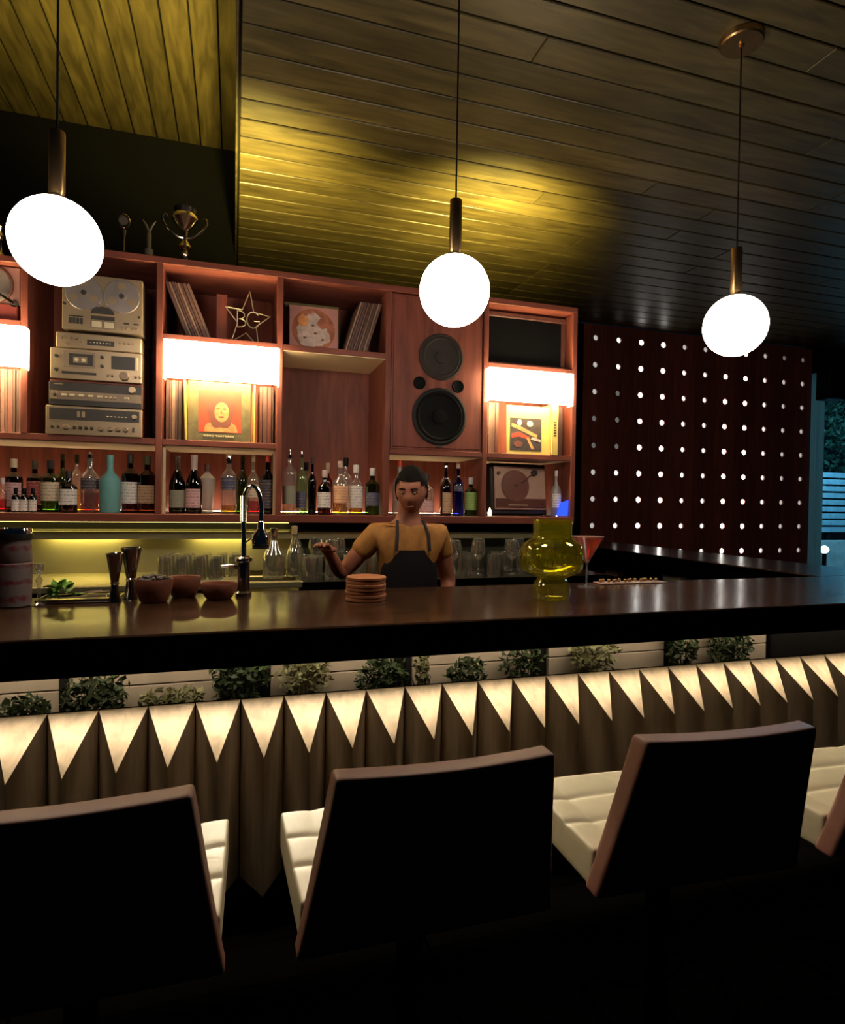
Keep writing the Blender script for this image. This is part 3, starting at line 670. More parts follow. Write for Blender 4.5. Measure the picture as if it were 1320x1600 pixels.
def bottle(x, y, h, wdt, kind, glass, cap, label, text, group=None, zlab=(.15, .5), liquid=None, lfill=.3, pour=False, z0=ZB, name='liquor_bottle', sq=1.):
    r = wdt/2
    B = thing(name, text, 'bottle', (x, y, Z(z0)+.0008), (0, 0, random.uniform(-.3, .3)), group)
    prof = bottle_profile(kind, r, h); n = 4 if sq == 4 else 24
    b = MB().lathe(prof, seg=24)
    if sq == 4:
        for v in b.bm.verts:                        # round section pushed towards a rounded square
            q = Vector((v.co.x, v.co.y)); L_ = q.length
            if L_ > r*.5:
                m_ = max(abs(q.x), abs(q.y))/L_; f = (1-.75*(1-m_))/1.0; k = min(1, 1.02/m_*.86); v.co.x *= k; v.co.y *= k
    b.build('glass', glass, B)
    top = prof[-1][1]; rn = prof[-2][0]
    if kind == 'wine': MB().lathe([(rn*1.02, h*.74), (rn*1.08, h*.76), (rn*1.10, h*1.0), (0, h*1.003)], seg=16).build('foil', cap, B)
    elif pour: MB().lathe([(rn*1.05, top-.006), (rn*1.1, top+.012), (rn*.5, top+.016), (rn*.35, h), (0, h)], seg=14).build('pourer', cap, B)
    else: MB().lathe([(rn*1.12, top-.012), (rn*1.16, top), (rn*1.16, h-.003), (rn*1.05, h), (0, h)], seg=16).build('cap', cap, B)
    if label:
        a = 1.15; k = .89 if sq == 4 else 1.0
        def at_h(zz):
            for (ra, za), (rb, zb) in zip(prof, prof[1:]):
                if za <= zz <= zb and zb > za: return ra+(rb-ra)*(zz-za)/(zb-za)
            return r
        rl = max(at_h(zlab[0]*h+(zlab[1]-zlab[0])*h*i/8) for i in range(9))
        MB().lathe([(rl+.0012, h*zlab[0]), (rl+.0012, h*zlab[1])], seg=14, a0=-PI/2-a, a1=-PI/2+a).build('label', label, B)
    if liquid: MB().lathe([(0, .006), (r*.90, .006), (r*.90, h*lfill), (0, h*lfill)], seg=20).build('liquid', liquid, B)
    return B
LB = 'liquor_bottle'
bottle(-1.074, 3.44, .165, .036, 'vial', 'glass_clear', 'white_paint', None, 'small clear bottle of red liquid at the left edge', liquid='liquid_red', lfill=.38)
bottle(-1.042, 3.49, .262, .076, 'std', 'glass_brown', 'print_cream', 'label_pink', 'dark brown bottle with cream cap and pinkish label at far left', zlab=(.10, .55))
bottle(-.962, 3.53, .258, .072, 'std', 'glass_brown', 'stem', 'label_red', 'dark bottle with red label behind the small white labelled bottles', zlab=(.14, .60))
for x, lab in ((-1.008, 'leftmost'), (-.972, 'middle'), (-.935, 'rightmost')): bottle(x, 3.405, .117, .036, 'vial', 'glass_dark', 'black_satin', 'label_white', lab+' of three tiny dark bitters bottles with white labels', zlab=(.04, .52), name='bitters_bottle')
bottle(-.874, 3.46, .259, .086, 'std', 'glass_green', 'bark', 'label_cream', 'wide green bottle with large cream label and brown cap', zlab=(.22, .58))
bottle(-.860, 3.62, .303, .066, 'tall', 'glass_green', 'stem', None, 'tall plain green bottle behind the cream labelled one')
bottle(-.787, 3.43, .207, .080, 'squat', 'glass_brown', 'charcoal', 'label_white', 'squat brown bottle with a round white label', zlab=(.18, .56))
bottle(-.792, 3.62, .303, .056, 'std', 'glass_clear', 'stem', None, 'clear bottle with olive cap behind the squat brown one', liquid='liquid_yellow', lfill=.4)
bottle(-.730, 3.62, .300, .056, 'std', 'glass_amber', 'charcoal', None, 'amber bottle half hidden behind the whisky with the pourer')
bottle(-.698, 3.46, .308, .086, 'tall', 'glass_clear', 'chrome', 'label_dark', 'clear bottle with a dark slanted label and amber dregs', zlab=(.38, .56), liquid='liquid_amber', lfill=.33, pour=True)
bottle(-.602, 3.44, .293, .098, 'tall', 'turquoise', 'turquoise', None, 'matte turquoise ceramic bottle in the left bottle row')
bottle(-.515, 3.48, .306, .082, 'std', 'glass_brown', 'charcoal', 'label_white', 'brown bottle with pale pink label right of the turquoise bottle', zlab=(.16, .52))
bottle(-.430, 3.46, .298, .088, 'std', 'glass_brown', 'stem', 'label_tan', 'brown bottle with tan label at the right end of the left row', zlab=(.17, .48))
bottle(-.285, 3.46, .303, .082, 'wine', 'glass_dark', 'gold_trophy', 'label_grey', 'dark sparkling wine bottle with a grey label, left of the pair', zlab=(.10, .40), name='wine_bottle')
bottle(-.202, 3.45, .309, .082, 'wine', 'glass_dark', 'print_pale', 'label_pink', 'dark sparkling wine bottle with a pink label, right of the pair', zlab=(.10, .42), name='wine_bottle')
bottle(-.140, 3.56, .273, .086, 'flask', 'glass_frost', 'walnut_dark', None, 'smoky tapered decanter right of the sparkling wine bottles', name='decanter')
bottle(-.027, 3.46, .323, .080, 'std', 'glass_clear', 'chrome', 'label_navy', 'clear bottle with silver cap and navy label, yellow at the base', zlab=(.40, .60), liquid='liquid_yellow', lfill=.14)
bottle(.045, 3.55, .322, .072, 'tall', 'glass_green', 'charcoal', None, 'tall green bottle with black cap behind the tap')
bottle(.100, 3.46, .321, .066, 'tall', 'glass_clear', 'twig', 'label_cream', 'slim clear bottle with tan stopper and bright red liquid', zlab=(.28, .50), liquid='liquid_red', lfill=.22)
bottle(.177, 3.45, .322, .086, 'tall', 'glass_dark', 'print_red', 'label_dark', 'near black bottle with red cap at the right of the middle row', zlab=(.10, .58))
bottle(.292, 3.43, .357, .074, 'std', 'glass_clear', 'chrome', 'label_grey', 'tall clear bottle with grey green label and silver pourer', zlab=(.16, .44), liquid='liquid_clear', lfill=.14, pour=True)
bottle(.362, 3.48, .353, .060, 'tall', 'glass_pale_green', 'chrome', 'label_navy', 'pale green bottle with navy label and silver pourer', zlab=(.10, .36), pour=True)
bottle(.400, 3.60, .300, .070, 'std', 'glass_pale_green', 'black_satin', None, 'pale bottle with black cap behind the navy labelled one')
bottle(.424, 3.50, .323, .048, 'tall', 'glass_dark', 'charcoal', None, 'slender black bottle beside the dark red liqueur')
bottle(.484, 3.43, .250, .080, 'squat', 'glass_brown', 'print_pale', 'label_white', 'square dark red liqueur bottle with white label', zlab=(.16, .50), sq=4)
bottle(.522, 3.58, .300, .060, 'std', 'glass_red', 'twig', None, 'red tinted bottle with cork stopper behind the square liqueur')
bottle(.572, 3.43, .303, .088, 'tall', 'glass_clear', 'print_pale', 'label_peach', 'bulging clear bottle of yellow spirit with pink orange label', zlab=(.22, .54), liquid='liquid_yellow', lfill=.24)
bottle(.630, 3.58, .335, .074, 'std', 'glass_clear', 'black_satin', None, 'tall clear bottle with black cap in the third row')
bottle(.668, 3.46, .287, .084, 'squat', 'glass_clear', 'white_paint', 'label_white', 'wide clear bottle with white label and yellow liquid', zlab=(.14, .58), liquid='liquid_yellow', lfill=.14, sq=4)
bottle(.757, 3.43, .270, .082, 'std', 'glass_green', 'white_paint', 'label_navy', 'green bottle with white cap and dark label, right end of the third row', zlab=(.20, .48))
bottle(.918, 3.44, .321, .076, 'tall', 'glass_frost', 'print_red', 'label_pink', 'frosted white bottle with red cap beside the bartender', zlab=(.26, .46))
bottle(.998, 3.50, .268, .078, 'std', 'glass_amber', 'twig', 'label_tan', 'amber bottle with tan label partly hidden by the bartender', zlab=(.18, .58))
bottle(1.088, 3.46, .250, .098, 'squat', 'glass_clear', 'charcoal', 'label_pink', 'wide bottle with pink label behind the bartender', zlab=(.10, .36))
bottle(1.213, 3.46, .301, .068, 'tall', 'glass_brown', 'chrome', 'label_tan', 'slim brown bottle with tan label left of the blue bottle', zlab=(.05, .46))
bottle(1.262, 3.60, .325, .070, 'std', 'glass_clear', 'black_satin', None, 'clear bottle with dark stopper behind the blue bottle')
bottle(1.292, 3.46, .323, .068, 'tall', 'glass_blue', 'print_pale', 'label_navy', 'cobalt blue bottle in the row under the loudspeaker', zlab=(.46, .56))
bottle(1.366, 3.44, .232, .076, 'std', 'glass_green', 'white_paint', 'label_green', 'short green bottle with green label under the loudspeaker', zlab=(.16, .62))

# --- suitcase record player, blue lamp, white bottle in the last cell -----
sc_ = thing('suitcase_player', 'suitcase record player propped open on its edge with cream deck', 'record player', (1.505, 3.43, Z(ZB)+.0135), (-.10, 0, .10))
MB().box(0, .405, .012, .12, 0, .320, .006).build('case', 'case_black', sc_)
MB().box(.022, .392, -.002, .012, .028, .300, .004).build('deck', 'deck_cream', sc_)
MB().box(.026, .388, -.008, -.002, .040, .098, .003).build('speaker_strip', 'deck_brown', sc_)
MB().box(.11, .25, -.012, -.008, .052, .060, .002).build('name_bar', 'twig', sc_)
MB().lathe([(0, -.008), (.096, -.008), (.100, -.004), (.100, 0)], (.168, -.002, .178), 36, axis='y').build('turntable', 'vinyl', sc_)
MB().lathe([(0, -.011), (.012, -.011), (.012, -.008)], (.168, -.002, .178), 16, axis='y').build('spindle', 'deck_brown', sc_)
MB().tube([(.305, -.016, .262), (.262, -.016, .236), (.205, -.014, .196)], .005, 8).build('tone_arm', 'deck_brown', sc_)
MB().lathe([(0, -.018), (.020, -.018), (.020, 0)], (.305, -.002, .262), 16, axis='y').build('arm_pivot', 'case_black', sc_)
for x, z in ((.05, .255), (.06, .07), (.36, .07)): MB().lathe([(0, -.014), (.010, -.014), (.010, -.002)], (x, 0, z), 14, axis='y').build('knob', 'deck_brown', sc_)
bottle(1.935, 3.425, .290, .062, 'tall', 'glass_frost', 'white_paint', 'label_white', 'frosted white bottle at the right of the suitcase player', zlab=(.2, .5))
bl = thing('blue_lamp', 'small blue glowing block lamp in the lower right cell', 'lamp', (1.945, 3.362, Z(ZB)+.0005))
MB().box(-.04, .045, 0, .02, 0, .008, .002).build('base', 'chrome', bl)
MB().prism([(-.03, .008), (.042, .008), (.046, .105), (.0, .09)], .004, .018).build('blue_block', 'blue_glow', bl)
vt = thing('light_leak', 'small white glowing stub standing in for leaking LED light by the suitcase player', 'lightspot', (1.462, 3.37, Z(ZB)+.0005))  # glowing stub added for LED light leaking here
MB().lathe([(0, 0), (.014, 0), (.016, .03), (.014, .03), (.013, .008), (0, .008)], seg=14).build('holder', 'glass_clear', vt)
MB().lathe([(0, .004), (.011, .004), (.010, .034), (.003, .05), (0, .056)], seg=10).build('leak_core', 'leak_glow', vt)

# ================================================================== FRONT BAR
YF, YB_, ZBAR, ZF = 1.875, 2.66, -.385, -.4955
bar = thing('bar_counter', 'long dark polished bar counter with pleated wooden front', 'bar counter', (0, 0, EYE))
MB().box(-2.3, 3.85, YF+.001, YB_, ZBAR-.045, ZBAR, .003).build('countertop', 'bar_top', bar)
MB().box(-2.3, 3.85, YF, YF+.03, ZF, ZBAR-.004, .003).build('fascia', 'matte_black', bar)
YV, ZV, XV, PV, YA, ZA = 2.21, -.698, -.564, .1485, 2.074, -.853
def tooth():
    e = .0018; p = PV; a = YV-YA; h = ZV-ZA; H = .62; d = .012
    v = [(e, 0, 0), (p-e, 0, 0), (p/2, -a, -h), (e, 0, -H), (p/2, -a, -H), (p-e, 0, -H), (e, d, 0), (p-e, d, 0), (e, d, -H), (p-e, d, -H)]
    return MB().poly(v, [(0, 1, 2), (0, 2, 4, 3), (1, 5, 4, 2), (3, 4, 5, 9, 8), (6, 8, 9, 7), (0, 6, 7, 1), (0, 3, 8, 6), (1, 7, 9, 5)]).mesh('wooden_pleat', 'tooth_wood', smooth=False)
tm = tooth()
for i in range(-8, 29): place('wooden_pleat', tm, bar, (XV+i*PV, YV, ZV))
MB().box(-2.3, 3.85, YV+.013, YV+.03, -EYE, ZV-.002).build('bar_body', 'matte_black', bar)
MB().box(-2.3, 3.85, 2.12, YV+.03, -EYE, -1.33).build('kick_board', 'matte_black', bar)
MB().box(-2.3, 3.85, YV+.03, 2.60, -.84, -.82).build('niche_floor', 'black_satin', bar)  # recess made up to hold the built reflection
MB().box(-2.3, 3.85, 2.47, 2.50, -.82, ZBAR-.045).build('niche_back', 'black_satin', bar)
MB().box(-2.2, 3.7, 2.195, 2.215, ZBAR-.056, ZBAR-.046).build('led_strip', 'bar_led', bar)
def led_light(x0, x1, y, z, tilt, energy, spread):
    d = bpy.data.lights.new('bar_led_light', 'AREA'); o = bpy.data.objects.new('bar_led_light', d); C.objects.link(o)
    d.shape = 'RECTANGLE'; d.size = x1-x0; d.size_y = .02; d.energy = energy; d.color = (1, .87, .66); d.spread = math.radians(spread)
    o.location = ((x0+x1)/2, y, z); o.rotation_euler = (-tilt, 0, 0)
led_light(-2.2, 3.7, 2.200, Z(ZBAR)-.058, math.radians(9), BARLED*.072, 24)          # lens aimed down the pleats
led_light(-2.2, 3.7, 2.190, Z(ZBAR)-.058, math.radians(72), BARLED*.085, 46)          # lens aimed out at the seats
led_light(-2.2, 3.7, 2.220, Z(ZBAR)-.058, math.radians(-52), BARLED*.055, 90)         # beam added to brighten the made-up niche
# panels and dark posts built in place of a reflection under the counter
npl = [(-1.5, -.585), (-.555, -.045), (.13, .625), (.72, .775), (.79, 1.27), (1.36, 1.98), (2.05, 2.60)]
for a, b in npl:
    MB().box(a, b, 2.445, 2.469, -.815, -.690, .003).build('reflected_panel', 'reflected_panel', bar)
    MB().box(a, b, 2.445, 2.469, -.686, -.50, .003).build('reflected_panel', 'reflected_panel', bar)
for x in (-.57, -.03, .13, .66, .70, 1.31, 2.02, 2.63): MB().box(x-.014, x+.014, 2.43, 2.455, -.82, -.44, .002).build('reflected_post', 'black_satin', bar)
# shrubs made up for the reflected greenery
def bush(x, y, rx, rz, n, mat, label, seed):
    P = thing('reflected_plant', label, 'plant', (x, y-.01, Z(-.82)+.003))
    for k in range(3): MB().tube([(0, 0, 0), (.02*(k-1), 0, rz*.6), (.04*(k-1), .01, rz*1.2)], [.005, .004, .002], 5).build('stem', 'stem', P)
    o = place('foliage', foliage(n, rx, .036, rz, .017, mat, seed, .1), P, (0, 0, rz*1.25+.025)); o['kind'] = 'stuff'
bs = [(-.66, 2.33, .08, .060, 260, 'leaf_dark', 'low dark shrub built for a reflection, at the left end of the bar niche'), (-.45, 2.35, .11, .085, 420, 'leaf_dark', 'rounded dark shrub built for a reflection, right of the first niche post'),
      (-.20, 2.35, .12, .055, 260, 'leaf_pale', 'thin greyish shrub built for a reflection, below the second niche panel'), (.03, 2.35, .11, .12, 480, 'leaf_dark', 'tall dark shrub built for a reflection, between two niche posts'),
      (.27, 2.36, .10, .11, 460, 'leaf_pale', 'pale green bush built for a reflection, above the second stool'), (.57, 2.36, .11, .085, 380, 'leaf_dark', 'dark trailing shrub built for a reflection, left of the twin niche posts'),
      (.725, 2.33, .030, .10, 160, 'leaf_pale', 'narrow pale shrub built for a reflection, at the twin niche posts'), (.93, 2.36, .10, .07, 240, 'leaf_dark', 'sparse dark creeper built for a reflection, in the middle of the niche'), (1.18, 2.36, .10, .10, 300, 'leaf_dark', 'dark creeper built for a reflection, beside the middle niche post'),
      (1.53, 2.36, .12, .11, 460, 'leaf_pale', 'pale bush built for a reflection, above the third stool'), (2.00, 2.36, .09, .12, 360, 'leaf_dark', 'dark shrub built for a reflection, at the last but one niche post'), (2.28, 2.36, .14, .11, 460, 'leaf_dark', 'wide shrub built for a reflection, at the right end of the niche')]
for i, (x, y, rx, rz, n, m_, lab) in enumerate(bs): bush(x, y, rx, rz, n, m_, lab, 20+i)

# return counter on the right
rb = thing('return_counter', 'dark return counter running to the perforated wall at right', 'counter', (0, 0, EYE))
MB().box(3.20, 3.85, YB_+.001, 5.97, ZBAR-.045, ZBAR, .003).build('countertop', 'bar_top', rb)
MB().box(3.20, 3.225, YB_+.002, 5.97, ZF, ZBAR-.004, .003).build('fascia', 'matte_black', rb)
MB().box(3.55, 3.80, YB_+.002, 5.97, -EYE, ZBAR-.046).build('counter_body', 'black_satin', rb)
MB().box(3.24, 3.55, YB_+.30, 5.9, -.66, -.64).build('under_shelf', 'black_satin', rb)
cb = thing('cream_box', 'pale cream box on the shelf beneath the return counter', 'box', (3.33, 3.95, Z(-.64)))
MB().box(0, .10, 0, .20, .0005, .09, .003).build('carton', 'print_cream', cb); MB().box(-.002, .102, -.002, .202, .068, .093, .003).build('lid', 'print_pale', cb)
cb = thing('grey_box', 'small dull box left of the cream box beneath the return counter', 'box', (3.30, 4.75, Z(-.64)))
MB().box(0, .10, 0, .16, .0005, .10, .003).build('carton', 'sleeve4', cb); MB().box(-.002, .102, -.002, .162, .080, .103, .003).build('lid', 'sleeve1', cb)
# ================================================================== THINGS ON THE BAR
BT = Z(ZBAR)+.0006
def frag(pts, name, mat, parent): MB().tube(pts, .004, 6).build(name, mat, parent)
# patterned tins with a black and chrome lid
tn = thing('patterned_tin', 'tall floral patterned tin with chrome lid at the left end of the bar', 'tin', (-.733, 2.47, BT))
MB().lathe([(0, 0), (.045, 0), (.051, .004), (.054, .15), (.050, .155), (0, .155)], seg=28).build('lower_tin', 'tin_print', tn)
MB().lathe([(0, .155), (.050, .155), (.053, .16), (.050, .235), (0, .235)], seg=28).build('upper_tin', 'tin_print', tn)
MB().lathe([(.0, .235), (.055, .235), (.055, .255), (0, .255)], seg=28).build('lid_band', 'black_satin', tn)
MB().lathe([(0, .255), (.053, .255), (.053, .262), (.050, .274), (.044, .274), (.042, .266), (0, .264)], seg=28).build('chrome_lid', 'chrome', tn)
tg = thing('twisted_glass', 'thin clear stemmed glass right of the patterned tin', 'glass', (-.658, 2.47, BT))
MB().lathe([(0, 0), (.022, 0), (.022, .003), (.006, .010), (.006, .07), (.012, .09), (.004, .105), (.014, .125), (.017, .150), (.0155, .150), (.012, .128), (0, .110)], seg=18).build('glass_body', 'glass_tumbler', tg)
# mint on a small tray with picks
ty = thing('garnish_tray', 'shallow dark tray holding mint and cocktail picks', 'tray', (-.545, 2.55, BT))
MB().box(-.13, .14, -.07, .07, 0, .008, .003).build('tray_base', 'dark_chrome', ty)
for a in ((-.13, .14, -.07, -.064), (-.13, .14, .064, .07), (-.13, -.124, -.064, .064), (.134, .14, -.064, .064)): MB().box(*a, .008, .016).build('tray_rim', 'dark_chrome', ty)
def leaf_mesh(L, wd):
    b = MB(); n = 6; vs = []
    for i in range(n+1):
        t = i/n; ww = wd*math.sin(PI*min(1, t*.95+.03))*(1-.25*t); zc = .35*L*math.sin(PI*t*.55)
        vs.append([b.bm.verts.new(p) for p in ((t*L, -ww, zc+.004), (t*L, 0, zc), (t*L, ww, zc+.004))])
    for A, B in zip(vs, vs[1:]):
        for k in (0, 1): b.bm.faces.new((A[k], A[k+1], B[k+1], B[k]))
    return b.mesh('leaf', 'leaf_mint')
mt = thing('mint_sprig', 'bright green mint sprig lying in the garnish tray', 'herb', (-.625, 2.545, BT+.009))
MB().tube([(-.03, 0, .004), (.02, .01, .03), (.10, .02, .012)], .002, 6).build('stem', 'leaf_mint', mt)
lm = [leaf_mesh(.045, .016), leaf_mesh(.034, .012)]
rl = random.Random(2)
for i in range(18): place('leaf', lm[i % 2], mt, (rl.uniform(-.03, .06), rl.uniform(-.025, .03), rl.uniform(.004, .05)), (rl.uniform(-.5, .5), rl.uniform(-.9, .2), rl.uniform(0, 6.28)))
for i, (x, y, a) in enumerate([(-.50, 2.515, .35), (-.56, 2.52, .1), (-.49, 2.53, -.25), (-.53, 2.585, .5), (-.47, 2.56, .15)]):
    pk_ = thing('cocktail_pick', 'thin pale wooden cocktail pick lying in the garnish tray', 'pick', (x, y, BT+.010+i*.004), (0, -.05, a), 'picks in the garnish tray')
    MB().tube([(-.05, 0, .004), (.05, 0, .004)], .0025, 6).build('stick', 'twig', pk_); MB().ball((.05, 0, .004), .004, 8, 6).build('tip', 'chrome', pk_)
def jigger(x, y, h, rt, label, flip=False):
    J = thing('jigger', label, 'jigger', (x, y, BT))
    z1 = h*.38
    MB().lathe([(rt*.72, 0), (rt*.70, .001), (rt*.42, z1*.95), (rt*.40, z1), (0, z1)], seg=24).build('lower_cup', 'dark_chrome', J)
    MB().lathe([(0, z1+.004), (rt*.42, z1+.002), (rt*.62, h*.62), (rt, h), (rt*.94, h), (rt*.56, h*.62), (0, z1+.02)], seg=24).build('upper_cup', 'dark_chrome', J)
    MB().tube([(rt*.99*math.cos(a), rt*.99*math.sin(a), h) for a in [2*PI*i/24 for i in range(24)]], .0018, 6, closed=True).build('rim', 'chrome', J)
    MB().lathe([(rt*.43, z1-.003), (rt*.50, z1), (rt*.50, z1+.004), (rt*.43, z1+.007)], seg=24).build('waist_band', 'chrome', J)
jigger(-.418, 2.49, .180, .031, 'tall steel jigger nearest the mint'); jigger(-.372, 2.55, .196, .038, 'taller wide rimmed steel jigger behind the first one')
def bowl(x, y, r, h, label, fill):
    B = thing('small_bowl', label, 'bowl', (x, y, BT))
    MB().lathe([(0, 0), (r*.62, 0), (r*.70, .004), (r*.95, h*.55), (r, h*.9), (r*.97, h), (r*.90, h*.96), (r*.84, h*.5), (r*.5, h*.2), (0, h*.18)], seg=32).build('bowl_body', 'terracotta', B)
    if fill:
        rb_ = random.Random(3); cm = MB().ball((0, 0, 0), .0125, 12, 8).mesh('cherry', 'cherry')
        for i in range(26):
            a = rb_.uniform(0, 6.28); q = math.sqrt(rb_.random())*r*.78
            ch = place('cherry', cm, None, (x+q*math.cos(a), y+q*math.sin(a), BT+h*.80+(1-(q/r)**2)*.022)); tag(ch, 'glossy black cherry heaped in the nearest bowl', 'cherry', 'cherries in the bowl')
    else: MB().lathe([(0, h*.66), (r*.86, h*.62)], seg=24).build('contents', 'print_pale', B)
    return B
bowl(-.282, 2.47, .068, .088, 'reddish bowl heaped with glossy black cherries on the bar', True)
bowl(-.185, 2.575, .064, .080, 'reddish bowl between the cherry bowl and shallow bowl', False)
bowl(-.052, 2.50, .070, .062, 'shallow reddish bowl next to the tap', False)
# tap
tp_ = thing('tap', 'tall chrome gooseneck tap with a spray head behind the bowls', 'tap', (.040, 2.56, BT))
MB().lathe([(0, 0), (.032, 0), (.032, .012), (.024, .02), (.024, .13), (.020, .15), (0, .15)], seg=24).build('base', 'dark_chrome', tp_)
MB().tube([(0, 0, .14), (0, 0, .25), (-.004, 0, .36), (0, 0, .40), (.012, -.002, .43), (.030, -.004, .445), (.048, -.006, .435), (.060, -.008, .405), (.066, -.010, .36), (.066, -.010, .29)], .010, 12).build('gooseneck', 'chrome', tp_)
co_ = MB()
for i in range(26): co_.tube([(.0-.002+.0135*math.cos(a), .0135*math.sin(a), .30+i*.004) for a in [2*PI*k/12 for k in range(12)]], .0016, 4, closed=True)
co_.build('coil_spring', 'chrome', tp_)
MB().lathe([(.010, .30), (.015, .29), (.016, .27), (.034, .245), (.037, .225), (.036, .205), (0, .205)], (.066, -.010, 0), 24).build('spray_head', 'chrome', tp_)
MB().lathe([(0, .203), (.033, .203), (.033, .190), (0, .190)], (.066, -.010, 0), 24).build('spray_nozzle', 'rubber', tp_)
MB().tube([(0, 0, .21), (.035, -.004, .235)], .004, 8).build('holder_arm', 'chrome', tp_)
MB().tube([(-.02, 0, .115), (-.055, -.01, .122), (-.085, -.012, .118)], [.008, .007, .006], 8).build('lever', 'chrome', tp_)
MB().lathe([(.026, .135), (.034, .14), (.034, .152), (.022, .158)], seg=24).build('collar', 'chrome', tp_)
# coasters
for i in range(7):
    o = MB().lathe([(0, 0), (.074, 0), (.078, .002), (.078, .010), (.074, .012), (0, .012)], seg=36).build('coaster', 'coaster', None, (.50+random.uniform(-.003, .003), 2.36+random.uniform(-.003, .003), BT+i*.0135))
    tag(o, ('top', 'second', 'third', 'fourth', 'fifth', 'sixth', 'bottom')[6-i]+' round wooden coaster'+(' of the' if i in (0, 6) else ' from the top of the')+' stack on the bar', 'coaster', 'stack of coasters')
# yellow glass vase
vs_ = thing('glass_vase', 'yellow green glass vase with a waisted foot on the bar', 'vase', (1.247, 2.23, BT))
pr = [(.062, 0), (.070, .004), (.078, .030), (.074, .060), (.058, .084), (.074, .096), (.112, .112), (.124, .126), (.127, .150), (.127, .205), (.120, .222), (.100, .238), (.082, .250), (.078, .262), (.080, .322)]
MB().lathe([(0, .0)]+pr+[(.077, .322), (.075, .262), (.078, .248), (.117, .220), (.123, .204), (.123, .152), (.118, .130), (.07, .104), (0, .098)], seg=48).build('glass_body', 'glass_vase', vs_)
MB().tube([(.0785*math.cos(a), .0785*math.sin(a), .322) for a in [2*PI*i/40 for i in range(40)]], .003, 6, closed=True).build('rim', 'glass_vase', vs_)
# orange drink behind it
mg = thing('martini_glass', 'martini glass of orange drink behind the yellow vase', 'glass', (1.60, 2.53, BT))
MB().lathe([(0, 0), (.040, 0), (.040, .003), (.006, .008), (.0045, .012), (.0045, .105), (.008, .112), (.078, .240), (.076, .240), (.006, .114), (0, .112)], seg=32).build('glass_body', 'glass_clear', mg)
MB().lathe([(0, .116), (.0735, .238), (0, .238)], seg=32).build('drink', 'liquid_orange', mg)
# bead garland on the bar by the return
bd = thing('nut_tray', 'thin tray with a row of shiny golden beads by the return counter', 'tray', (1.86, 2.61, BT))
MB().box(-.15, .22, -.035, .035, 0, .006, .002).build('tray_base', 'print_pale', bd)
bm_ = MB().ball((0, 0, 0), .009, 10, 8).mesh('bead', 'brass')
for i in range(15): place('bead', bm_, bd, (-.13+i*.0225, .012*math.sin(i*1.7), .015))

# ================================================================== GLASSWARE ON THE BACK COUNTER
CT = Z(-.39)+.0008
def tumbler(r, h, up):
    T_ = thing('tumbler', 'x', 'glass'); k = 1 if up else 1
    prof = [(0, 0), (r*.85, 0), (r*.88, .003), (r, h), (r*.94, h), (r*.82, .012), (0, .012)]
    if not up: prof = [(q, h-z) for q, z in prof]
    MB().lathe(prof, seg=18).build('glass_body', 'glass_tumbler', T_)
    MB().tube([((r*.97)*math.cos(a), (r*.97)*math.sin(a), h if up else .002) for a in [2*PI*i/18 for i in range(18)]], .0022, 5, closed=True).build('rim', 'glass_clear', T_)
    return T_
def stemware(r, h):
    T_ = thing('wine_glass', 'x', 'glass')
    MB().lathe([(0, 0), (r*.9, 0), (r*.9, .003), (.008, .008), (.0045, .014), (.0045, h*.42), (.010, h*.45), (r*.8, h*.58), (r, h*.75), (r*.82, h), (r*.79, h), (r*.96, h*.75), (r*.76, h*.585), (0, h*.465)], seg=20).build('glass_body', 'glass_tumbler', T_)
    MB().tube([(r*.81*math.cos(a), r*.81*math.sin(a), h) for a in [2*PI*i/18 for i in range(18)]], .0016, 5, closed=True).build('rim', 'glass_clear', T_)
    return T_
tA, tB, wA = tumbler(.034, .115, False), tumbler(.036, .105, True), stemware(.040, .185)
used = set()
def put(src, x, y, label, group, rot=0.):
    if src.name not in used:
        used.add(src.name); src.location = (x, y, CT); src['label'] = label; src['group'] = group; return src
    return copy_tree(src, (x, y, CT), (0, 0, rot), label, group)
for r_ in range(3):
    for i in range(5 if r_ else 4): put(tA, -.315+i*.078-(.03 if r_ == 1 else 0)*0+r_*.012, 3.16+r_*.085, 'upturned clear tumbler in the block left of the tap', 'upturned tumblers left of the tap')
rg = random.Random(9)
def scatter(x0, x1, y0, y1, n, srcs, label, group):
    ptl = []
    for _ in range(4000):
        if len(ptl) >= n: break
        x, y = rg.uniform(x0, x1), rg.uniform(y0, y1)
        if all((x-a)**2+(y-b)**2 > .0825**2 for a, b in ptl): ptl.append((x, y))
    for i, (x, y) in enumerate(ptl):
        s = srcs[i % len(srcs)]; kind = {'tumbler': 'tumbler', 'wine_glass': 'stemmed glass'}[s.name.split('.')[0]]
        if s is tA: kind = 'upturned tumbler'
        if s is tB: kind = 'upright tumbler'
        put(s, x, y, 'clear %s %s' % (kind, label), group+' - '+kind+('es' if kind.endswith('glass') else 's'), rg.uniform(0, 6))
scatter(.36, .86, 3.08, 3.42, 22, [tB, wA, tB, tA], 'in the crowd right of the sink', 'glasses right of the sink')
scatter(1.02, 1.80, 3.08, 3.42, 28, [tB, wA, tA], 'in the crowd behind the yellow vase', 'glasses behind the vase')
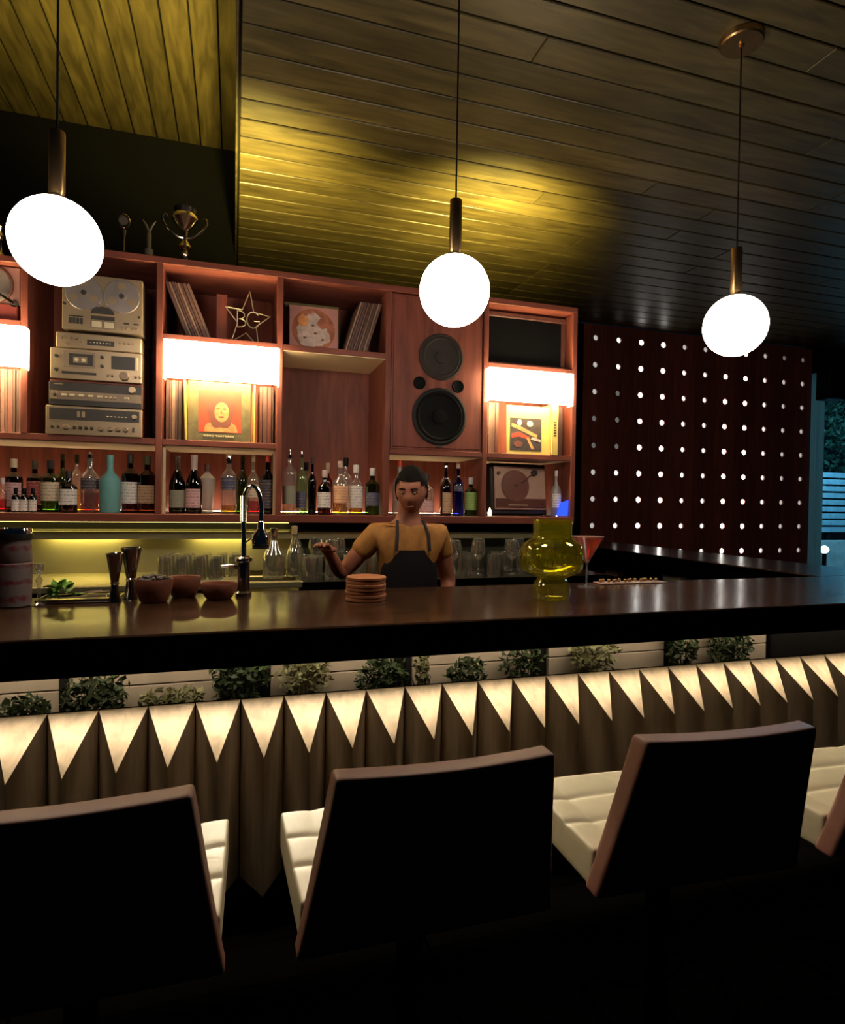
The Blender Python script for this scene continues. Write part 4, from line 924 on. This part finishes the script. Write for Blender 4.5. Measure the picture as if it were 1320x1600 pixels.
def carafe(x, y, r, h, label, cork):
    c = thing('carafe', label, 'carafe', (x, y, CT))
    MB().lathe([(0, 0), (r*.9, 0), (r, .01), (r, h*.5), (r*.8, h*.62), (r*.35, h*.78), (r*.32, h*.92), (r*.40, h), (r*.36, h), (r*.28, h*.92), (r*.76, h*.61), (r*.95, h*.5), (r*.94, .014), (0, .012)], seg=24).build('glass_body', 'glass_tumbler', c)
    MB().lathe([(0, h*.9), (r*.30, h*.9), (r*.36, h+.02), (r*.36, h+.04), (0, h+.042)], seg=14).build('stopper', cork, c)
carafe(.195, 3.16, .055, .21, 'squat stoppered carafe right behind the tap spray head', 'chrome'); carafe(.300, 3.20, .042, .22, 'slim carafe with cork stopper right of the spray head', 'twig')
carafe(.34, 3.46, .05, .20, 'carafe with olive stopper at the steel splash', 'stem')

# ================================================================== PENDANTS
for x, lab in ((-.531, 'left pendant lamp, glowing white globe before the tape deck'), (.776, 'middle pendant lamp, glowing white globe before the loudspeaker'), (2.073, 'right pendant lamp, glowing white globe before the perforated wall')):
    zc = HIGH if x < 0 else CEIL
    pd = thing('pendant_lamp', lab, 'lamp', (x, 2.15, Z(zc)))
    d = zc-.790
    MB().lathe([(0, -.028), (.082, -.028), (.088, -.022), (.090, 0), (0, 0)], seg=32).build('canopy', 'brass', pd)
    MB().lathe([(0, -.040), (.010, -.040), (.012, -.028), (0, -.028)], seg=12).build('cord_grip', 'brass', pd)
    MB().tube([(0, 0, -.03), (0, 0, -d+.335)], .0035, 8).build('cord', 'rubber', pd)
    MB().lathe([(0, .335), (.022, .335), (.023, .33), (.023, .150), (.020, .144), (.018, .132), (0, .132)], (0, 0, -d), 20).build('rod', 'brass', pd)
    MB().lathe([(0, .120), (.030, .122), (.030, .134), (0, .136)], (0, 0, -d), 20).build('holder', 'brass', pd)
    MB().ball((0, 0, -d), .130, 40, 24).build('globe', 'globe_glow', pd)

# ================================================================== STOOLS
def lattice(xs, ys, zs, fn, name, mat, parent, sub=2):
    bm = bmesh.new(); V = {}
    nx, ny, nz = len(xs), len(ys), len(zs)
    def g(i, j, k):
        if (i, j, k) not in V: V[i, j, k] = bm.verts.new(fn(xs[i], ys[j], zs[k]))
        return V[i, j, k]
    for i in range(nx-1):
        for j in range(ny-1):
            for k in (0, nz-1): bm.faces.new([g(i, j, k), g(i+1, j, k), g(i+1, j+1, k), g(i, j+1, k)])
    for i in range(nx-1):
        for k in range(nz-1):
            for j in (0, ny-1): bm.faces.new([g(i, j, k), g(i+1, j, k), g(i+1, j, k+1), g(i, j, k+1)])
    for j in range(ny-1):
        for k in range(nz-1):
            for i in (0, nx-1): bm.faces.new([g(i, j, k), g(i, j+1, k), g(i, j+1, k+1), g(i, j, k+1)])
    bmesh.ops.recalc_face_normals(bm, faces=bm.faces[:])
    me = bpy.data.meshes.new(name); bm.to_mesh(me); bm.free(); me.materials.append(M[mat]); me.shade_smooth()
    o = place(name, me, parent); md = o.modifiers.new('round', 'SUBSURF'); md.levels = sub; md.render_levels = sub
    return o
def stool(x, y, rz, label):
    """origin on the floor under the back's middle; the seat reaches towards +y"""
    s = thing('bar_stool', label, 'stool', (x, y, 0), (0, 0, rz))
    zs_ = EYE-.72
    ths = [-1, -.94, -.8, -.5, -.2, 0, .2, .5, .8, .94, 1]
    def seat_fn(u, v, q):                       # u across, v depth 0..1, q 0 bottom .. 1 top
        hw = .252-.010*v**2*0 - .012*(1-v)
        z = zs_-.085+.085*q
        if q > .9:
            z += -.006*math.cos(u*PI/2)*math.sin(v*PI)
            for c in (.36, .68): z -= .007*math.exp(-((v-c-.02*math.cos(u*2))/.022)**2)
            for c in (-.72, .72): z -= .006*math.exp(-((u-c)/.05)**2)
        return (u*hw, .10+.34*v, z)
    us = [-1, -.96, -.86, -.78, -.72, -.66, -.45, -.15, .15, .45, .66, .72, .78, .86, .96, 1]
    vs2 = [0, .03, .12, .24, .30, .335, .36, .385, .42, .54, .62, .655, .68, .705, .74, .86, .96, 1]
    lattice(us, vs2, [0, .12, .86, 1], seat_fn, 'seat', 'seat_leather', s, 1)
    def back_fn(u, q, v):                       # q through thickness 0 (outer) .. 1, v height 0..1
        hw = .250-.050*v**.9
        zz = zs_-.085+(.355-.010*(1-u*u)*(v > .5)*0)*v
        
        yy = .110*(1-v)-.052*(1-q)+.020*u*u*v
        return (u*hw, yy+.012, zz)
    lattice(ths, [0, .34, .66, 1], [0, .03, .15, .4, .7, .86, .955, 1], back_fn, 'backrest', 'leather', s)
    MB().lathe([(0, 0), (.21, 0), (.215, .006), (.20, .014), (.04, .03), (.028, .05), (.028, zs_-.10), (.06, zs_-.088), (0, zs_-.088)], (0, .22, 0), 32).build('pedestal', 'matte_black', s)
    MB().tube([(.17*math.cos(a), .22+.17*math.sin(a), .30) for a in [2*PI*i/28 for i in range(28)]], .010, 8, closed=True).build('foot_ring', 'matte_black', s)
    for k in range(3):
        a = k*2*PI/3+.5; MB().tube([(.025*math.cos(a), .22+.025*math.sin(a), .30), (.165*math.cos(a), .22+.165*math.sin(a), .30)], .006, 6).build('foot_spoke', 'matte_black', s)
    return s
stool(-.255, 1.0, 0, 'leather bar stool cut by the left edge of the photo')
stool(.362, .995, 0, 'leather bar stool second from the left, before the coaster stack')
stool(.958, .985, -.06, 'leather bar stool third from the left, turned a little right')
stool(1.565, .965, -.05, 'leather bar stool cut by the right edge of the photo')

# ================================================================== BARTENDER
def skin_mesh(name, pts, edges, radii, mat, parent, root, sub=2):
    me = bpy.data.meshes.new(name); me.from_pydata([tuple(p) for p in pts], edges, []); me.update()
    o = bpy.data.objects.new('skin_tmp', me); C.objects.link(o)
    o.modifiers.new('skin', 'SKIN'); sv = me.skin_vertices[0].data
    for i, r in enumerate(radii):
        sv[i].radius = r if isinstance(r, tuple) else (r, r); sv[i].use_root = (i == root)
    md = o.modifiers.new('sub', 'SUBSURF'); md.levels = sub; md.render_levels = sub
    dg = bpy.context.evaluated_depsgraph_get(); dg.update()
    m2 = bpy.data.meshes.new_from_object(o.evaluated_get(dg)); bpy.data.objects.remove(o)
    m2.name = name; m2.materials.clear(); m2.materials.append(M[mat]); m2.shade_smooth()
    return m2
man = thing('person', 'bartender in a mustard shirt and dark apron with one hand raised', 'person', (.80, 2.83, 0)); man.scale = (.945,)*3
J = {}; pts = []; rad = []; edges = []
def jt(n, p, r, par=None):
    J[n] = len(pts); pts.append(Vector(p)); rad.append(r)
    if par: edges.append((J[par], J[n]))
jt('pelvis', (0, .04, .93), (.135, .105)); jt('waist', (0, .03, 1.08), (.125, .095), 'pelvis'); jt('chest', (0, .01, 1.25), (.150, .105), 'waist')
jt('upper', (0, .0, 1.36), (.125, .085), 'chest'); jt('neck0', (0, -.005, 1.435), .058, 'upper'); jt('neck1', (0, -.02, 1.50), .052, 'neck0'); jt('skull', (.0, -.03, 1.60), .060, 'neck1')
for s, n in ((-1, 'l'), (1, 'r')):
    jt('hip'+n, (s*.095, .04, .86), .088, 'pelvis'); jt('knee'+n, (s*.10, .02, .49), .060, 'hip'+n); jt('ankle'+n, (s*.10, .06, .10), .040, 'knee'+n); jt('toe'+n, (s*.11, -.07, .045), .036, 'ankle'+n)
# reaching arm (picture left)
jt('shl', (-.165, .0, 1.375), .060, 'upper'); jt('ell', (-.33, .06, 1.17), .043, 'shl'); jt('wrl', (-.40, -.06, 1.285), .029, 'ell'); jt('pal', (-.425, -.095, 1.315), (.036, .018), 'wrl')
jt('shr', (.165, .0, 1.375), .060, 'upper'); jt('elr', (.25, .06, 1.12), .043, 'shr'); jt('wrr', (.16, -.10, .995), .029, 'elr'); jt('par', (.13, -.145, .985), (.036, .018), 'wrr')
body_me = skin_mesh('body', pts, edges, rad, 'skin', man, 0)
def hand(c, d, up, sgn):
    """five fingers as separate tapered chains rooted inside the palm"""
    c, d, up = Vector(c), Vector(d).normalized(), Vector(up).normalized(); side = d.cross(up).normalized()*sgn; up = side.cross(d)*sgn
    b = MB()
    for k, (o_, L_) in enumerate(((-.027, .066), (-.009, .076), (.009, .072), (.026, .056))):
        p0 = c+side*o_+d*.006; p1 = p0+d*L_*.48+up*.004; p2 = p1+d*L_*.28-up*.010; p3 = p2+d*L_*.18-up*.016
        b.tube([p0, p1, p2, p3], [.0095, .0088, .0078, .0055], 8)
    t0 = c-side*.026-d*.022; t1 = t0-side*.024+d*.018-up*.006; t2 = t1+d*.028-side*.004-up*.010; b.tube([t0, t1, t2], [.0115, .0095, .0065], 8)
    b.ball(c-d*.008, .034, 14, 10, (1, 1, .62)); return b
def head(b, c, yaw, pitch):
    q = bmesh.ops.create_uvsphere(b.bm, u_segments=40, v_segments=28, radius=1)['verts']
    R = Matrix.Rotation(yaw, 3, 'Z') @ Matrix.Rotation(pitch, 3, 'X')
    for v in q:
        x, y, z = v.co; f = max(0, -y)
        X, Y_, Zz = x*.076, y*.098, z*.118
        if z < -.1: X *= 1-.30*min(1, (-z-.1)/.9); Y_ = Y_*(1-.12*(-z)) - .010*f*(-z)
        if z > .3: X *= 1.02
        Y_ -= .024*f**6*math.exp(-((x/.17)**2+((z+.10)/.22)**2))          # nose
        Y_ -= .007*f**6*math.exp(-((x/.30)**2+((z+.48)/.07)**2))          # lips
        Y_ += .013*f**3*(math.exp(-(((x-.38)/.20)**2+((z-.10)/.12)**2))+math.exp(-(((x+.38)/.20)**2+((z-.10)/.12)**2)))   # eye sockets
        Y_ -= .005*f**3*math.exp(-((x/.6)**2+((z-.30)/.10)**2))            # brow
        v.co = R @ Vector((X, Y_, Zz))+Vector(c)
    for s in (-1, 1):
        q = bmesh.ops.create_uvsphere(b.bm, u_segments=12, v_segments=10, radius=1)['verts']
        for v in q: v.co = R @ Vector((s*.076+v.co.x*.010, .012+v.co.y*.020, -.004+v.co.z*.032))+Vector(c)
    return R
hb_ = MB(); HC = (.005, -.048, 1.597)
Rh = head(hb_, HC, -.45, .26)
tmp = hb_.mesh('t', 'skin'); hl = hand((-.428, -.10, 1.318), (-.45, -.55, .35), (.2, .3, 1), 1).mesh('t', 'skin'); hr = hand((.125, -.15, .985), (-.3, -.8, -.1), (0, 0, 1), -1).mesh('t', 'skin')
bmx = bmesh.new()
for me in (body_me, tmp, hl, hr): bmx.from_mesh(me)
bm2 = bpy.data.meshes.new('body'); bmx.to_mesh(bm2); bmx.free(); bm2.materials.append(M['skin']); bm2.shade_smooth()
place('body', bm2, man)
hd = lambda p: tuple(Rh @ Vector(p)+Vector(HC))
b = MB()                                                                # hair cap: short dark hair over the crown
q = bmesh.ops.create_uvsphere(b.bm, u_segments=36, v_segments=24, radius=1)['verts']
for v in q:
    x, y, z = v.co; n_ = 1+.05*mnoise.noise(Vector((x, y, z))*6)
    v.co = Vector(hd((x*.084*n_, y*.106*n_+.006, z*.122*n_+.010)))
kill = [v for v in b.bm.verts if (lambda p: (p.z < .030 and p.y < -.02) or p.z < -.055 or (p.y < -.060 and p.z < .066))(Rh.inverted() @ (v.co-Vector(HC)))]
bmesh.ops.delete(b.bm, geom=kill, context='VERTS'); b.build('hair', 'hair', man)
for s in (-1, 1):
    MB().ball(hd((s*.029, -.081, .012)), .0085, 12, 8).build('eye', 'eye_white', man)
    MB().ball(hd((s*.029, -.0875, .009)), .0045, 8, 6).build('pupil', 'hair', man)
    MB().tube([hd((s*.012, -.094, .032)), hd((s*.030, -.094, .036)), hd((s*.046, -.084, .030))], .0032, 6).build('eyebrow', 'hair', man)
MB().tube([hd((-.022, -.088, -.054)), hd((0, -.099, -.056)), hd((.022, -.088, -.054))], [.002, .0042, .002], 6).build('mouth', 'lip', man)
def sub_skin(names, grow, mat, name, root, extra=()):
    idx = [J[n] for n in names]; P2 = [pts[i].copy() for i in idx]; R2 = []
    for i in idx:
        r = rad[i]; r = r if isinstance(r, tuple) else (r, r); R2.append((r[0]+grow, r[1]+grow))
    mp = {i: k for k, i in enumerate(idx)}; E2 = [(mp[a], mp[b_]) for a, b_ in edges if a in mp and b_ in mp]
    for (par, p, r) in extra:
        P2.append(Vector(p)); R2.append((r, r)); E2.append((mp[J[par]], len(P2)-1))
    place(name, skin_mesh(name, P2, E2, R2, mat, man, mp[J[root]]), man)
sub_skin(['pelvis', 'waist', 'chest', 'upper', 'shl', 'shr'], .012, 'shirt', 'shirt', 'pelvis', [('shl', (-.255, .033, 1.265), .060), ('shr', (.21, .033, 1.245), .060), ('upper', (0, -.003, 1.42), .072)])
sub_skin(['pelvis', 'hipl', 'kneel', 'anklel', 'hipr', 'kneer', 'ankler'], .014, 'trousers', 'trousers', 'pelvis')
for s in (-1, 1): MB().box(s*.105-.045, s*.105+.045, -.13, .10, .002, .085, .025, 3).build('shoe', 'black_satin', man)
ap = MB()                                                               # apron bib and skirt wrapped round the front
def ring(z, r0, ry, a): return [(r0*math.sin(t), .02-ry*math.cos(t), z) for t in [(-a+2*a*i/14) for i in range(15)]]
rings = [ring(1.305, .128, .128, .85), ring(1.22, .172, .138, 1.0), ring(1.10, .165, .125, 1.3), ring(.95, .175, .140, 1.75), ring(.70, .200, .160, 1.7), ring(.52, .205, .165, 1.6)]
vr = [[ap.bm.verts.new(p) for p in r] for r in rings]
for A, B in zip(vr, vr[1:]):
    for i in range(14): ap.bm.faces.new((A[i], A[i+1], B[i+1], B[i]))
bmesh.ops.solidify(ap.bm, geom=ap.bm.faces[:], thickness=.004)
ao = ap.build('apron', 'apron', man)
for s in (-1, 1): MB().tube([(s*.085, -.112, 1.30), (s*.080, -.106, 1.38), (s*.070, -.055, 1.445), (s*.03, .055, 1.45), (0, .065, 1.445)], .008, 6).build('apron_strap', 'apron', man)
